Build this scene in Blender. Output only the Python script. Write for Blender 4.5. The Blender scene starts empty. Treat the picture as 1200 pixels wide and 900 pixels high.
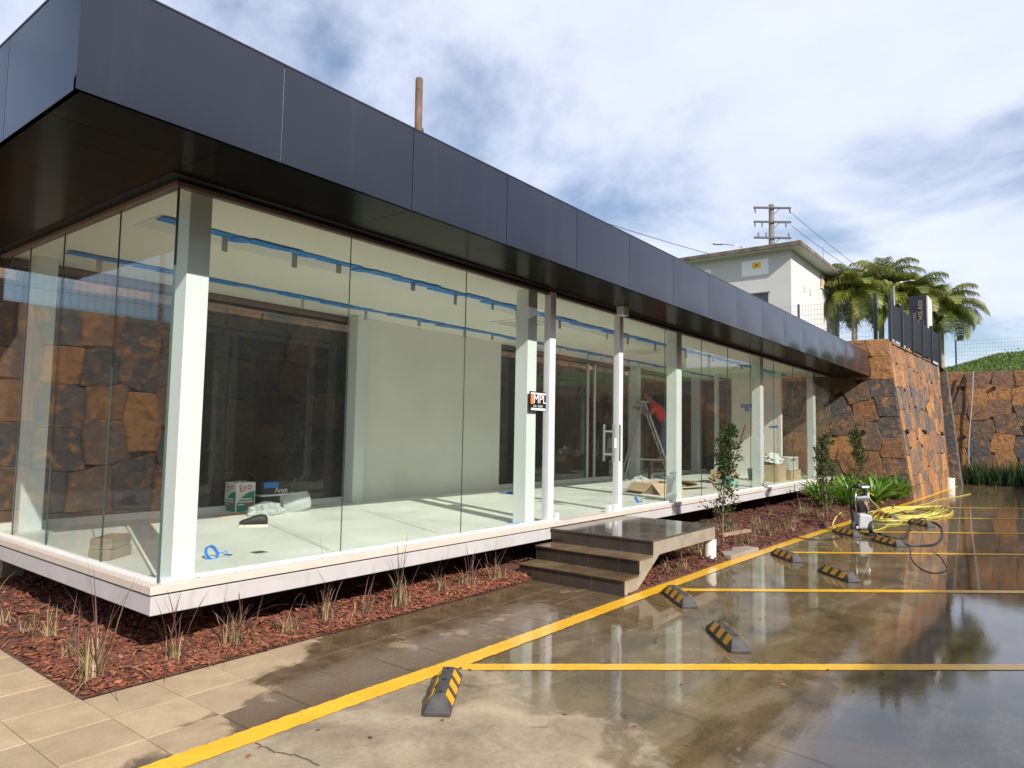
import bpy, bmesh, math, random
from mathutils import Vector, Matrix, noise
R = math.radians
rng = random.Random(7)
S = bpy.context.scene
COL = S.collection

# ------------------------------------------------------------------ camera
cam = bpy.data.objects.new('camera', bpy.data.cameras.new('camera'))
COL.objects.link(cam)
cr, cu, cf = Vector((.61317, -.78974, .01817)), Vector((-.06612, -.02839, .99741)), Vector((.78717, .61279, .06963))
cam.matrix_world = Matrix(((cr.x, cu.x, -cf.x, -2.4222), (cr.y, cu.y, -cf.y, -5.0454), (cr.z, cu.z, -cf.z, 1.6904), (0, 0, 0, 1)))
cam.data.sensor_width = 36
cam.data.lens = 24.31
cam.data.clip_start = .05
cam.data.clip_end = 3000
S.camera = cam

# ------------------------------------------------------------------ sky, sun, exposure
SUN_EL = 34.6
SUN_DIR = Vector((-.335, -.942, math.tan(R(SUN_EL)))).normalized()
w = bpy.data.worlds.new("World"); S.world = w; w.use_nodes = True
nt = w.node_tree; nt.nodes.clear()
N = nt.nodes.new; LK = nt.links.new
out = N('ShaderNodeOutputWorld'); bg = N('ShaderNodeBackground'); bg.inputs[1].default_value = .10
sky = N('ShaderNodeTexSky'); sky.sky_type = 'NISHITA'; sky.sun_disc = False
sky.sun_elevation = R(SUN_EL); sky.sun_rotation = R(199.6); sky.air_density = 1.0; sky.dust_density = .6; sky.ozone_density = 1.6
tc = N('ShaderNodeTexCoord'); sep = N('ShaderNodeSeparateXYZ'); LK(tc.outputs['Generated'], sep.inputs[0])
def wm(op, a, b=None, c=None):
    n = N('ShaderNodeMath'); n.operation = op
    for i, x in enumerate((a, b, c)):
        if x is None: continue
        if isinstance(x, (int, float)): n.inputs[i].default_value = x
        else: LK(x, n.inputs[i])
    return n.outputs[0]
zz = wm('ADD', wm('MAXIMUM', sep.outputs[2], 0.0), .16)
comb = N('ShaderNodeCombineXYZ'); LK(wm('DIVIDE', sep.outputs[0], zz), comb.inputs[0]); LK(wm('DIVIDE', sep.outputs[1], zz), comb.inputs[1])
comb.inputs[2].default_value = 3.3
n1 = N('ShaderNodeTexNoise'); n1.inputs['Scale'].default_value = .85; n1.inputs['Detail'].default_value = 9; n1.inputs['Roughness'].default_value = .56; n1.inputs['Distortion'].default_value = .35
n2 = N('ShaderNodeTexNoise'); n2.inputs['Scale'].default_value = 1.5; n2.inputs['Detail'].default_value = 8; n2.inputs['Roughness'].default_value = .6
LK(comb.outputs[0], n1.inputs['Vector']); LK(comb.outputs[0], n2.inputs['Vector'])
cover = N('ShaderNodeMapRange'); cover.interpolation_type = 'SMOOTHSTEP'
cover.inputs['From Min'].default_value = .30; cover.inputs['From Max'].default_value = .50
cv = wm('ADD', n1.outputs[0], wm('MULTIPLY', wm('SUBTRACT', n2.outputs[0], .5), .16))
for d_, c0, c1, k_ in (((-.35, .85, .42), .82, .97, .20), ((.97, .02, .24), .95, .99, .12), ((.46, .725, .62), .97, .995, .08)):      # openings in the cloud
    dt = N('ShaderNodeVectorMath'); dt.operation = 'DOT_PRODUCT'; LK(tc.outputs['Generated'], dt.inputs[0]); dt.inputs[1].default_value = Vector(d_).normalized()
    mr = N('ShaderNodeMapRange'); mr.interpolation_type = 'SMOOTHSTEP'; LK(dt.outputs['Value'], mr.inputs['Value'])
    mr.inputs['From Min'].default_value = c0; mr.inputs['From Max'].default_value = c1; mr.inputs['To Max'].default_value = k_
    cv = wm('SUBTRACT', cv, mr.outputs[0])
LK(cv, cover.inputs['Value'])
shade = N('ShaderNodeMapRange'); shade.inputs['From Min'].default_value = .3; shade.inputs['From Max'].default_value = .75
LK(n2.outputs[0], shade.inputs['Value'])
cc = N('ShaderNodeMix'); cc.data_type = 'RGBA'
cc.inputs['A'].default_value = (5.5, 5.95, 7.3, 1); cc.inputs['B'].default_value = (6.8, 7.2, 8.5, 1)
LK(shade.outputs[0], cc.inputs['Factor'])
mx = N('ShaderNodeMix'); mx.data_type = 'RGBA'
LK(wm('MULTIPLY', cover.outputs[0], .93), mx.inputs['Factor']); LK(sky.outputs[0], mx.inputs['A']); LK(cc.outputs['Result'], mx.inputs['B'])
LK(mx.outputs['Result'], bg.inputs[0]); LK(bg.outputs[0], out.inputs[0])
sun = bpy.data.objects.new('sun', bpy.data.lights.new('sun', 'SUN')); COL.objects.link(sun)
sun.data.energy = 4.4; sun.data.angle = R(.5); sun.data.color = (1, .93, .83)
sun.rotation_euler = SUN_DIR.to_track_quat('Z', 'Y').to_euler(); sun.location = (-10, -20, 25)
S.view_settings.view_transform = 'Standard'; S.view_settings.look = 'None'
S.view_settings.exposure = 0.52; S.view_settings.gamma = 1; S.view_settings.use_curve_mapping = False
S.cycles.transparent_max_bounces = 32; S.cycles.caustics_reflective = False; S.cycles.caustics_refractive = False
S.cycles.max_bounces = 12; S.cycles.diffuse_bounces = 5

# ------------------------------------------------------------------ helpers
class MB:
    """collects faces; build() links them as ONE mesh object"""
    def __init__(s): s.v = []; s.f = []; s.m = []; s.a = []
    def face(s, pts, m=0, a=0.):
        b = len(s.v); s.v += [Vector(p) for p in pts]; s.f.append(tuple(range(b, b + len(pts)))); s.m.append(m); s.a.append(a)
    def mesh(s, vs, fs, m=0, a=0.):
        b = len(s.v); s.v += [Vector(p) for p in vs]
        for f in fs: s.f.append(tuple(b + i for i in f)); s.m.append(m); s.a.append(a)
    def box(s, x0, x1, y0, y1, z0, z1, m=0, a=0., M=None):
        vs = [Vector((x, y, z)) for z in (z0, z1) for x, y in ((x0, y0), (x1, y0), (x1, y1), (x0, y1))]
        if M is not None: vs = [M @ p for p in vs]
        s.mesh(vs, [(3, 2, 1, 0), (4, 5, 6, 7), (0, 1, 5, 4), (1, 2, 6, 5), (2, 3, 7, 6), (3, 0, 4, 7)], m, a)
    def prism(s, poly, y0, y1, m=0, a=0., ax=1):
        """polygon in the plane perpendicular to axis ax, extruded along it"""
        n = len(poly)
        def P(p, t):
            return (p[0], t, p[1]) if ax == 1 else ((t, p[0], p[1]) if ax == 0 else (p[0], p[1], t))
        vs = [P(p, y0) for p in poly] + [P(p, y1) for p in poly]
        fs = [tuple(range(n)), tuple(range(2 * n - 1, n - 1, -1))] + [(i, i + n, (i + 1) % n + n, (i + 1) % n) for i in range(n)]
        s.mesh(vs, fs, m, a)
    def tube(s, pts, r, n=8, m=0, a=0., cap=True):
        pts = [Vector(p) for p in pts]; k = len(pts)
        rs = r if isinstance(r, (list, tuple)) else [r] * k
        up = None; vs = []
        for i, p in enumerate(pts):
            t = (pts[min(i + 1, k - 1)] - pts[max(i - 1, 0)])
            t = t.normalized() if t.length > 1e-9 else Vector((0, 0, 1))
            if up is None: up = t.orthogonal().normalized()
            else:
                up = up - t * up.dot(t)
                up = up.normalized() if up.length > 1e-6 else t.orthogonal().normalized()
            b = t.cross(up)
            for j in range(n):
                q = 2 * math.pi * j / n
                vs.append(p + (up * math.cos(q) + b * math.sin(q)) * rs[i])
        fs = [(i * n + j, i * n + (j + 1) % n, (i + 1) * n + (j + 1) % n, (i + 1) * n + j) for i in range(k - 1) for j in range(n)]
        if cap: fs += [tuple(range(n - 1, -1, -1)), tuple((k - 1) * n + j for j in range(n))]
        s.mesh(vs, fs, m, a)
    def lathe(s, prof, c=(0, 0, 0), axis=None, n=20, m=0, a=0.):
        """profile of (radius, height) round an axis"""
        q = Vector(axis or (0, 0, 1)).normalized().to_track_quat('Z', 'Y'); c = Vector(c); k = len(prof)
        vs = [c + q @ Vector((r * math.cos(2 * math.pi * j / n), r * math.sin(2 * math.pi * j / n), h)) for r, h in prof for j in range(n)]
        fs = [(i * n + j, i * n + (j + 1) % n, (i + 1) * n + (j + 1) % n, (i + 1) * n + j) for i in range(k - 1) for j in range(n)]
        fs += [tuple(range(n - 1, -1, -1)), tuple((k - 1) * n + j for j in range(n))]
        s.mesh(vs, fs, m, a)
    def build(s, name, mats, parent=None, smooth=False, bevel=0, origin=None, link=True):
        if not isinstance(mats, (list, tuple)): mats = [mats]
        o0 = Vector((0, 0, 0)); p = parent
        while p is not None: o0 += p.location; p = p.parent
        if origin is not None: o0 = Vector(origin)
        me = bpy.data.meshes.new(name)
        me.from_pydata([v - o0 for v in s.v], [], s.f)
        for m in mats: me.materials.append(m)
        me.polygons.foreach_set('material_index', s.m)
        at = me.attributes.new('rnd', 'FLOAT', 'FACE'); at.data.foreach_set('value', [float(x) for x in s.a])
        if smooth: me.polygons.foreach_set('use_smooth', [True] * len(me.polygons))
        me.update()
        o = bpy.data.objects.new(name, me); COL.objects.link(o)
        if parent is not None: o.parent = parent
        if origin is not None: o.location = origin
        if bevel:
            md = o.modifiers.new('bevel', 'BEVEL'); md.width = bevel; md.segments = 2; md.limit_method = 'ANGLE'; md.angle_limit = R(40)
        return o

def tag(o, label=None, cat=None, group=None, kind=None):
    if label: o['label'] = label
    if cat: o['category'] = cat
    if group: o['group'] = group
    if kind: o['kind'] = kind
    return o
def thing(name, label, cat, loc=(0, 0, 0), group=None):
    o = bpy.data.objects.new(name, None); COL.objects.link(o); o.location = loc; o.empty_display_size = .2
    return tag(o, label, cat, group)
def copy_tree(o, parent=None):
    c = o.copy(); COL.objects.link(c)
    if parent is not None: c.parent = parent
    for ch in list(o.children): copy_tree(ch, c)
    return c

# ------------------------------------------------------------------ materials
class NT:
    def __init__(s, name):
        s.mat = bpy.data.materials.new(name); s.mat.use_nodes = True; s.t = s.mat.node_tree; s.t.nodes.clear()
        s.out = s.n('ShaderNodeOutputMaterial'); s.tc = None
    def n(s, k, **kw):
        x = s.t.nodes.new(k)
        for a, b in kw.items(): setattr(x, a, b)
        return x
    def l(s, a, b): s.t.links.new(a, b)
    def put(s, sock, v):
        if isinstance(v, bpy.types.NodeSocket): s.l(v, sock)
        elif isinstance(v, (tuple, list)): sock.default_value = (*v[:3], 1) if sock.type == 'RGBA' else v
        else: sock.default_value = v
    def coord(s, k='Object'):
        if s.tc is None: s.tc = s.n('ShaderNodeTexCoord')
        return s.tc.outputs[k]
    def pos(s): return s.n('ShaderNodeNewGeometry').outputs['Position']
    def math(s, op, a, b=None, c=None, clamp=False):
        x = s.n('ShaderNodeMath', operation=op, use_clamp=clamp)
        for i, q in enumerate((a, b, c)):
            if q is not None: s.put(x.inputs[i], q)
        return x.outputs[0]
    def noise(s, vec, scale, detail=4, rough=.55, dist=0):
        x = s.n('ShaderNodeTexNoise'); s.l(vec, x.inputs['Vector'])
        for k, v in (('Scale', scale), ('Detail', detail), ('Roughness', rough), ('Distortion', dist)): x.inputs[k].default_value = v
        return x.outputs[0]
    def ramp(s, fac, stops, interp='LINEAR'):
        x = s.n('ShaderNodeValToRGB'); x.color_ramp.interpolation = interp; e = x.color_ramp.elements
        while len(e) < len(stops): e.new(.5)
        for el, (p, c) in zip(e, stops): el.position = p; el.color = (*c[:3], 1) if isinstance(c, (tuple, list)) else (c, c, c, 1)
        s.l(fac, x.inputs[0]); return x.outputs[0]
    def step(s, v, a, b, lo=0., hi=1.):
        x = s.n('ShaderNodeMapRange', interpolation_type='SMOOTHSTEP'); s.put(x.inputs['Value'], v)
        for k, q in (('From Min', a), ('From Max', b), ('To Min', lo), ('To Max', hi)): x.inputs[k].default_value = q
        return x.outputs[0]
    def mix(s, f, a, b, mode='MIX'):
        x = s.n('ShaderNodeMix', data_type='RGBA', blend_type=mode)
        s.put(x.inputs['Factor'], f); s.put(x.inputs['A'], a); s.put(x.inputs['B'], b); return x.outputs['Result']
    def map(s, vec, scale=(1, 1, 1), loc=(0, 0, 0), rot=(0, 0, 0)):
        x = s.n('ShaderNodeMapping'); s.l(vec, x.inputs[0]); x.inputs['Scale'].default_value = scale; x.inputs['Location'].default_value = loc; x.inputs['Rotation'].default_value = rot
        return x.outputs[0]
    def attr(s, name='rnd'): return s.n('ShaderNodeAttribute', attribute_name=name).outputs['Fac']
    def bump(s, h, strength=.3, dist=.02):
        x = s.n('ShaderNodeBump'); x.inputs['Strength'].default_value = strength; x.inputs['Distance'].default_value = dist; s.l(h, x.inputs['Height']); return x.outputs[0]
    def bsdf(s, col, rough=.5, metal=0., normal=None, **kw):
        b = s.n('ShaderNodeBsdfPrincipled'); s.put(b.inputs['Base Color'], col); s.put(b.inputs['Roughness'], rough); s.put(b.inputs['Metallic'], metal)
        if normal is not None: s.l(normal, b.inputs['Normal'])
        for k, v in kw.items(): s.put(b.inputs[k.replace('_', ' ')], v)
        s.l(b.outputs[0], s.out.inputs[0]); return b

def pbr(name, col, rough=.5, metal=0., var=.12, scale=3., col2=None, bump=0., bscale=60., bdist=.01, rvar=.08, rnd=0., **kw):
    m = NT(name); c = m.coord(); f = m.noise(c, scale, 6, .6)
    a = tuple(x * (1 - var) for x in col); b = col2 or tuple(min(1, x * (1 + var)) for x in col)
    cc = m.ramp(f, [(.3, a), (.7, b)])
    if rnd:
        k = m.math('ADD', 1 - rnd / 2, m.math('MULTIPLY', m.attr(), rnd)); cc = m.mix(1., cc, k, 'MULTIPLY')
    rr = m.math('ADD', rough - rvar / 2, m.math('MULTIPLY', f, rvar))
    nrm = m.bump(m.noise(c, bscale, 5, .6), bump, bdist) if bump else None
    m.bsdf(cc, rr, metal, nrm, **kw); return m.mat

M = {}
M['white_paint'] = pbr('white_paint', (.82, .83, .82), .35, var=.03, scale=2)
M['column_white'] = pbr('column_white', (.76, .79, .79), .35, var=.03, scale=1.5)
M['ceiling'] = pbr('ceiling_paint', (.82, .81, .73), .8, var=.03, scale=.8)
M['wall_white'] = pbr('partition_paint', (.84, .83, .78), .7, var=.05, scale=1.2)
M['floor_in'] = pbr('interior_floor', (.80, .80, .74), .42, var=.10, scale=1.4, rvar=.25)
M['sill'] = pbr('sill_stone', (.56, .50, .45), .5, var=.06, scale=6)
def slab_mat():
    m = NT('slab_render'); p = m.coord(); n = m.noise(p, 2.5, 7, .65); d = m.noise(m.map(p, (7, 7, .8)), 1.0, 6, .7)
    col = m.ramp(n, [(.3, (.42, .40, .41)), (.7, (.50, .48, .49))]); col = m.mix(m.step(d, .54, .72, 0, .45), col, (.27, .24, .21))
    m.bsdf(col, .75, 0, m.bump(m.noise(p, 90, 5, .65), .2, .006)); return m.mat
M['slab'] = slab_mat()
M['frame_brown'] = pbr('frame_brown', (.16, .115, .10), .5, var=.1)
M['gap_shade'] = pbr('shadow_gap', (.012, .012, .012), .8)  # near-black colour holds the shade inside the open gaps
M['alu'] = pbr('aluminium', (.80, .80, .85), .35, .2, var=.05)
M['steel'] = pbr('brushed_steel', (.6, .6, .62), .28, .9, var=.06)
M['roof_top'] = pbr('roof_membrane', (.25, .25, .25), .9)
M['tape'] = pbr('blue_tape', (.03, .24, .75), .6, var=.2, scale=8, col2=(.05, .33, .85))
M['tag_grey'] = pbr('grey_tag', (.5, .5, .47), .6)
M['soil'] = pbr('dark_soil', (.10, .042, .028), .95, var=.3, scale=6, bump=.4, bscale=30)
M['concrete_grey'] = pbr('cast_concrete', (.26, .225, .175), .8, var=.16, scale=3, bump=.2, bscale=80)
M['step_concrete'] = pbr('stained_concrete', (.29, .255, .20), .7, var=.22, scale=4, bump=.15, bscale=80)
M['black_rubber'] = pbr('black_rubber', (.035, .036, .04), .55, var=.2, scale=12, bump=.2, bscale=120)
M['rubber_top'] = pbr('worn_rubber', (.035, .035, .038), .5, var=.3, scale=9, col2=(.085, .08, .075), bump=.25, bscale=140)
M['reflector'] = pbr('yellow_reflector', (.78, .42, .02), .4, var=.12, scale=20, col2=(.80, .36, .015))
M['dark_render'] = pbr('dark_render', (.055, .052, .05), .9)
M['red_wall'] = pbr('red_wall', (.36, .10, .07), .9)
M['black_plastic'] = pbr('black_plastic', (.018, .018, .02), .35)
M['grey_plastic'] = pbr('light_grey_plastic', (.38, .39, .41), .45, var=.08, scale=10)
M['pvc'] = pbr('white_pvc', (.78, .76, .70), .5, var=.12, scale=6)
M['joint_grey'] = pbr('joint_grey', (.10, .085, .065), .8)
M['hose_yellow'] = pbr('yellow_hose', (.50, .44, .09), .5, var=.1, scale=3)
M['hose_black'] = pbr('black_cord', (.02, .02, .022), .4)
M['cardboard'] = pbr('cardboard', (.50, .36, .23), .85, var=.12, scale=4)
M['red_shirt'] = pbr('red_cotton', (.75, .04, .03), .85, var=.15, scale=9)
M['jeans'] = pbr('faded_denim', (.11, .15, .21), .9, var=.25, scale=14)
M['skin'] = pbr('skin', (.38, .22, .15), .55, var=.08)
M['hair'] = pbr('dark_hair', (.02, .015, .012), .6)
M['house_wall'] = pbr('house_render', (.56, .55, .545), .9, var=.06, scale=.7)
M['house_roof'] = pbr('weathered_concrete_edge', (.09, .065, .055), .9, var=.5, scale=1.5, col2=(.24, .18, .145))
M['window_dark'] = pbr('dark_window', (.03, .04, .05), .12)
M['pole_concrete'] = pbr('pole_concrete', (.15, .14, .125), .85, var=.15)
M['pole_wood'] = pbr('crossarm_wood', (.09, .095, .10), .85, var=.2)
M['rust_pole'] = pbr('rusty_pole', (.10, .055, .035), .8, var=.4, scale=5, col2=(.24, .16, .11))
M['fence_dark'] = pbr('charcoal_metal', (.035, .038, .045), .45, .2)
M['wire'] = pbr('galvanised_wire', (.10, .11, .13), .5, .4)
M['wire_blue'] = pbr('blue_grey_wire', (.07, .10, .16), .5, .3)
M['totem_dark'] = pbr('totem_dark', (.016, .016, .024), .35)
M['totem_lit'] = pbr('totem_lit', (.62, .56, .52), .5)  # sunlight on the totem's narrow side put into the colour
M['gold'] = pbr('gold_letter', (.45, .38, .22), .4, .3)
M['bark'] = pbr('bark', (.17, .13, .09), .9, var=.3, scale=12)
M['palm_trunk'] = pbr('palm_trunk', (.30, .27, .21), .85, var=.2, scale=6)
M['palm_shaft'] = pbr('palm_crownshaft', (.22, .34, .09), .5)
M['ladder'] = pbr('ladder_aluminium', (.55, .55, .54), .4, .6)
M['wood'] = pbr('raw_plank', (.33, .22, .14), .8, var=.2, scale=8)
M['plastic_green'] = pbr('green_bag', (.25, .48, .42), .35)
M['white_plastic'] = pbr('white_plastic', (.8, .8, .78), .4)
M['can_white'] = pbr('can_white', (.75, .75, .72), .4)
M['can_green'] = pbr('can_green', (.02, .22, .15), .4)
M['red_ink'] = pbr('red_ink', (.60, .05, .03), .5)
M['orange_ink'] = pbr('orange_ink', (.80, .22, .06), .5)
M['white_ink'] = pbr('white_ink', (.82, .82, .82), .5)
M['black_ink'] = pbr('black_ink', (.012, .012, .014), .4)
M['yellow_ink'] = pbr('yellow_ink', (.80, .50, .03), .5)
M['blue_plastic'] = pbr('blue_plastic', (.03, .22, .65), .35)
M['mop_red'] = pbr('red_handle', (.40, .05, .04), .5)
M['green_flap'] = pbr('tile_wet', (.1, .1, .1), .3)

def leaf(name, c1, c2, rough=.5, trans=.25):
    m = NT(name); a = m.attr(); n = m.noise(m.coord(), 3., 3)
    col = m.ramp(m.math('ADD', m.math('MULTIPLY', a, .7), m.math('MULTIPLY', n, .3)), [(.15, c1), (.85, c2)])
    b = m.bsdf(col, rough)
    t = m.n('ShaderNodeBsdfTranslucent'); m.l(col, t.inputs[0]); x = m.n('ShaderNodeMixShader'); x.inputs[0].default_value = trans
    m.l(b.outputs[0], x.inputs[1]); m.l(t.outputs[0], x.inputs[2]); m.l(x.outputs[0], m.out.inputs[0]); return m.mat
M['palm_leaf'] = leaf('palm_leaf', (.03, .07, .010), (.27, .28, .045), .36, .3)
M['leaf_dark'] = leaf('conifer_leaf', (.018, .045, .010), (.06, .11, .02), .6)
M['leaf_olive'] = leaf('olive_leaf', (.05, .065, .015), (.15, .15, .04), .6)
M['leaf_bright'] = leaf('broad_leaf', (.05, .14, .014), (.20, .36, .045), .38, .3)
M['leaf_far'] = leaf('distant_leaf', (.02, .035, .015), (.05, .07, .03), .7)
M['strap_dark'] = leaf('strap_leaf', (.014, .04, .010), (.045, .095, .02), .5)
M['turf'] = leaf('turf_blade', (.06, .12, .012), (.15, .23, .03), .7, .3)
M['blade_green'] = leaf('grass_green', (.10, .13, .03), (.24, .24, .08), .6, .3)
M['blade_straw'] = leaf('grass_straw', (.28, .20, .10), (.55, .42, .25), .7, .25)
M['blade_purple'] = leaf('grass_purple', (.07, .03, .035), (.20, .10, .09), .6, .2)

def glass(name, tint, rfl=1.0, dust=.0045):
    m = NT(name)
    g = m.n('ShaderNodeNewGeometry')
    ior = m.math('ADD', 1.5, m.math('MULTIPLY', g.outputs['Backfacing'], 1 / 1.5 - 1.5))
    fr = m.n('ShaderNodeFresnel'); m.l(ior, fr.inputs['IOR'])
    nz = m.noise(m.coord(), .9, 2); nb = m.bump(nz, .05, .02)
    tr = m.n('ShaderNodeBsdfTransparent'); tr.inputs[0].default_value = (*tint, 1)
    gl = m.n('ShaderNodeBsdfGlossy'); gl.inputs['Roughness'].default_value = 0.0; m.l(nb, gl.inputs['Normal'])
    x = m.n('ShaderNodeMixShader'); m.l(m.math('MULTIPLY', fr.outputs[0], rfl, clamp=True), x.inputs[0]); m.l(tr.outputs[0], x.inputs[1]); m.l(gl.outputs[0], x.inputs[2])
    du = m.n('ShaderNodeBsdfDiffuse'); du.inputs[0].default_value = (.85, .9, .87, 1)
    dn = m.noise(m.map(m.coord(), (1, 1, .35)), 1.6, 7, .65); ds = m.noise(m.coord(), 70, 2)
    y = m.n('ShaderNodeMixShader'); m.l(m.math('ADD', m.step(dn, .30, .72, .5 * dust, 1.6 * dust), m.step(ds, .74, .78, 0, dust * 4)), y.inputs[0]); m.l(x.outputs[0], y.inputs[1]); m.l(du.outputs[0], y.inputs[2])
    m.l(y.outputs[0], m.out.inputs[0]); return m.mat
M['glass'] = glass('clear_glass', (.962, .992, .976))
M['glass_dark'] = glass('rear_glass', (.60, .61, .60))
M['glass_edge'] = pbr('glass_edge_green', (.06, .105, .095), .3)
def film():
    m = NT('thin_plastic_film'); d = m.bsdf((.8, .82, .84), .25, 0, m.bump(m.noise(m.coord(), 14, 5), .6, .03))
    tr = m.n('ShaderNodeBsdfTransparent'); x = m.n('ShaderNodeMixShader'); x.inputs[0].default_value = .42
    m.l(tr.outputs[0], x.inputs[1]); m.l(d.outputs[0], x.inputs[2]); m.l(x.outputs[0], m.out.inputs[0]); return m.mat
M['film'] = film()

def cladding(name, base, rough, metal, coat=0., ior=1.5, tint=(.80, .88, 1.)):
    m = NT(name); c = m.coord(); a = m.attr()
    n = m.noise(c, 1.1, 4); k = m.math('ADD', .90, m.math('MULTIPLY', a, .2))
    col = m.mix(1., base, k, 'MULTIPLY')
    dr = m.noise(m.map(c, (5, 5, .25)), 1.0, 7, .7); col = m.mix(m.step(dr, .50, .80, 0, .035), col, (.30, .28, .26))
    m.bsdf(col, m.math('ADD', m.math('ADD', rough, m.math('MULTIPLY', dr, .05)), m.math('MULTIPLY', n, .10)), metal, m.bump(m.noise(c, .8, 2), .12, .02), Coat_Weight=coat, Coat_Roughness=.12, IOR=ior, Specular_Tint=(*tint, 1)); return m.mat
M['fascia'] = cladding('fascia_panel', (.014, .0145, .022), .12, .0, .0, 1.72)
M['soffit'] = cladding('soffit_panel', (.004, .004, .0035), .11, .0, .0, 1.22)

def stone():
    m = NT('rust_quartzite'); c = m.coord(); a = m.attr()
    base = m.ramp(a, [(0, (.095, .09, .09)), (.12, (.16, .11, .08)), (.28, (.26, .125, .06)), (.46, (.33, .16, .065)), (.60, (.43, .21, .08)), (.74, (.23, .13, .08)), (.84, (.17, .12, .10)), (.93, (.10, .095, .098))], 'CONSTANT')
    off = m.n('ShaderNodeVectorMath', operation='ADD'); m.l(c, off.inputs[0])
    cx = m.n('ShaderNodeCombineXYZ'); m.l(m.math('MULTIPLY', a, 37.), cx.inputs[0]); m.l(m.math('MULTIPLY', a, 91.), cx.inputs[2]); m.l(cx.outputs[0], off.inputs[1])
    v = off.outputs[0]
    n = m.noise(v, 2.3, 8, .66, 1.0); n2 = m.noise(v, 9, 6, .65); n3 = m.noise(m.map(v, (3, 3, 14)), 1.2, 5)
    rust = m.ramp(n2, [(.3, (.20, .075, .025)), (.55, (.40, .18, .055)), (.75, (.52, .30, .12))])
    dark = m.ramp(n2, [(.3, (.05, .043, .04)), (.7, (.13, .10, .08))])
    col = m.mix(m.step(n, .50, .66, 0, .75), base, rust)
    col = m.mix(m.step(n, .44, .32, 0, .8), col, dark)
    col = m.mix(m.step(n3, .52, .66, 0, .45), col, dark)
    n4 = m.noise(m.map(v, (1, 1, 1), (3, 9, 4)), 3.2, 6, .65, 1.2); col = m.mix(m.step(n4, .55, .64, 0, .65), col, (.46, .215, .07))
    col = m.mix(.6, col, m.mix(1., col, m.ramp(n2, [(.25, .40), (.75, 1.45)]), 'MULTIPLY'))
    h = m.math('ADD', m.math('MULTIPLY', n2, .5), n)
    m.bsdf(col, .72, 0, m.bump(h, .9, .04)); return m.mat
M['stone'] = stone()
M['stone_joint'] = pbr('dark_joint', (.055, .034, .022), .95)

def parking_mat():
    m = NT('wet_concrete'); p = m.pos(); s = m.n('ShaderNodeSeparateXYZ'); m.l(p, s.inputs[0]); X, Y = s.outputs[0], s.outputs[1]
    big = m.noise(p, .75, 6, .6, .6); mid = m.noise(p, 2.6, 7, .62, .5); fine = m.noise(p, 30, 5, .7); speck = m.noise(p, 160, 2)
    streak = m.noise(m.map(p, (.35, 1.5, 1), (0, 0, 0), (0, 0, R(-45))), 1.6, 6, .6, 1.2)
    # damp everywhere but for the dry strip nearest the camera; soaked beyond
    v = m.math('ADD', m.math('SUBTRACT', X, 1.05), m.math('ADD', m.math('MULTIPLY', m.math('SUBTRACT', big, .5), 3.2), m.math('MULTIPLY', m.math('SUBTRACT', mid, .5), 1.6)))
    v = m.math('ADD', v, m.math('MULTIPLY', m.math('MAXIMUM', m.math('SUBTRACT', -3.3, Y), 0), .8))
    blot = m.step(m.noise(m.map(p, (1, 1, 1), (11, 4, 0)), 2.1, 6, .6, 1.5), .66, .69)
    wet = m.math('MAXIMUM', m.step(v, -.16, .20), m.math('MULTIPLY', blot, .85))
    bias = m.math('MULTIPLY', m.step(X, 1.6, 3.2), m.step(Y, -2.6, -3.8, 0, .30))
    soak = m.math('MULTIPLY', wet, m.step(m.math('ADD', m.math('ADD', big, bias), m.math('MULTIPLY', streak, .5)), .50, .80))
    soak = m.math('MULTIPLY', soak, m.math('SUBTRACT', 1, m.math('MULTIPLY', m.step(m.math('ADD', Y, m.math('MULTIPLY', mid, .8)), -3.1, -3.6), m.step(m.math('ADD', X, m.math('MULTIPLY', big, 1.0)), 3.4, 2.6, 0, .95))))
    far = m.step(X, 12, 24)
    dryc = m.ramp(mid, [(.25, (.24, .185, .12)), (.55, (.35, .285, .195)), (.8, (.45, .385, .285))])
    wetc = m.ramp(mid, [(.25, (.085, .060, .030)), (.55, (.150, .108, .056)), (.8, (.225, .168, .095))])
    wetc = m.mix(m.step(streak, .50, .68, 0, .55), wetc, (.26, .215, .14))
    col = m.mix(wet, dryc, wetc)
    stain = m.noise(m.map(p, (1, 1, 1), (7, 2, 0)), 1.3, 8, .66, .8); col = m.mix(1., col, m.ramp(stain, [(.30, .52), (.5, 1.0), (.7, 1.18)]), 'MULTIPLY')
    col = m.mix(1., col, m.ramp(fine, [(.2, .74), (.8, 1.2)]), 'MULTIPLY')
    col = m.mix(1., col, m.ramp(speck, [(.25, .88), (.75, 1.1)]), 'MULTIPLY')
    rw = m.math('ADD', .014, m.math('MULTIPLY', m.math('SUBTRACT', 1, soak), m.math('MULTIPLY', m.step(mid, .35, .8), .24)))
    rough = m.math('ADD', m.math('MULTIPLY', rw, wet), m.math('MULTIPLY', m.math('SUBTRACT', 1, wet), .82))
    rough = m.math('ADD', m.math('ADD', rough, m.math('MULTIPLY', far, .10)), m.math('MULTIPLY', m.step(fine, .5, .8), .05))
    hd = m.math('ADD', m.math('MULTIPLY', fine, m.math('SUBTRACT', 1.05, wet)), m.math('MULTIPLY', m.math('MULTIPLY', streak, wet), .35))
    m.bsdf(col, rough, 0, m.bump(hd, .22, .012), IOR=m.math('ADD', 1.45, m.math('MULTIPLY', wet, .30))); return m.mat
M['parking'] = parking_mat()
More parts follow.
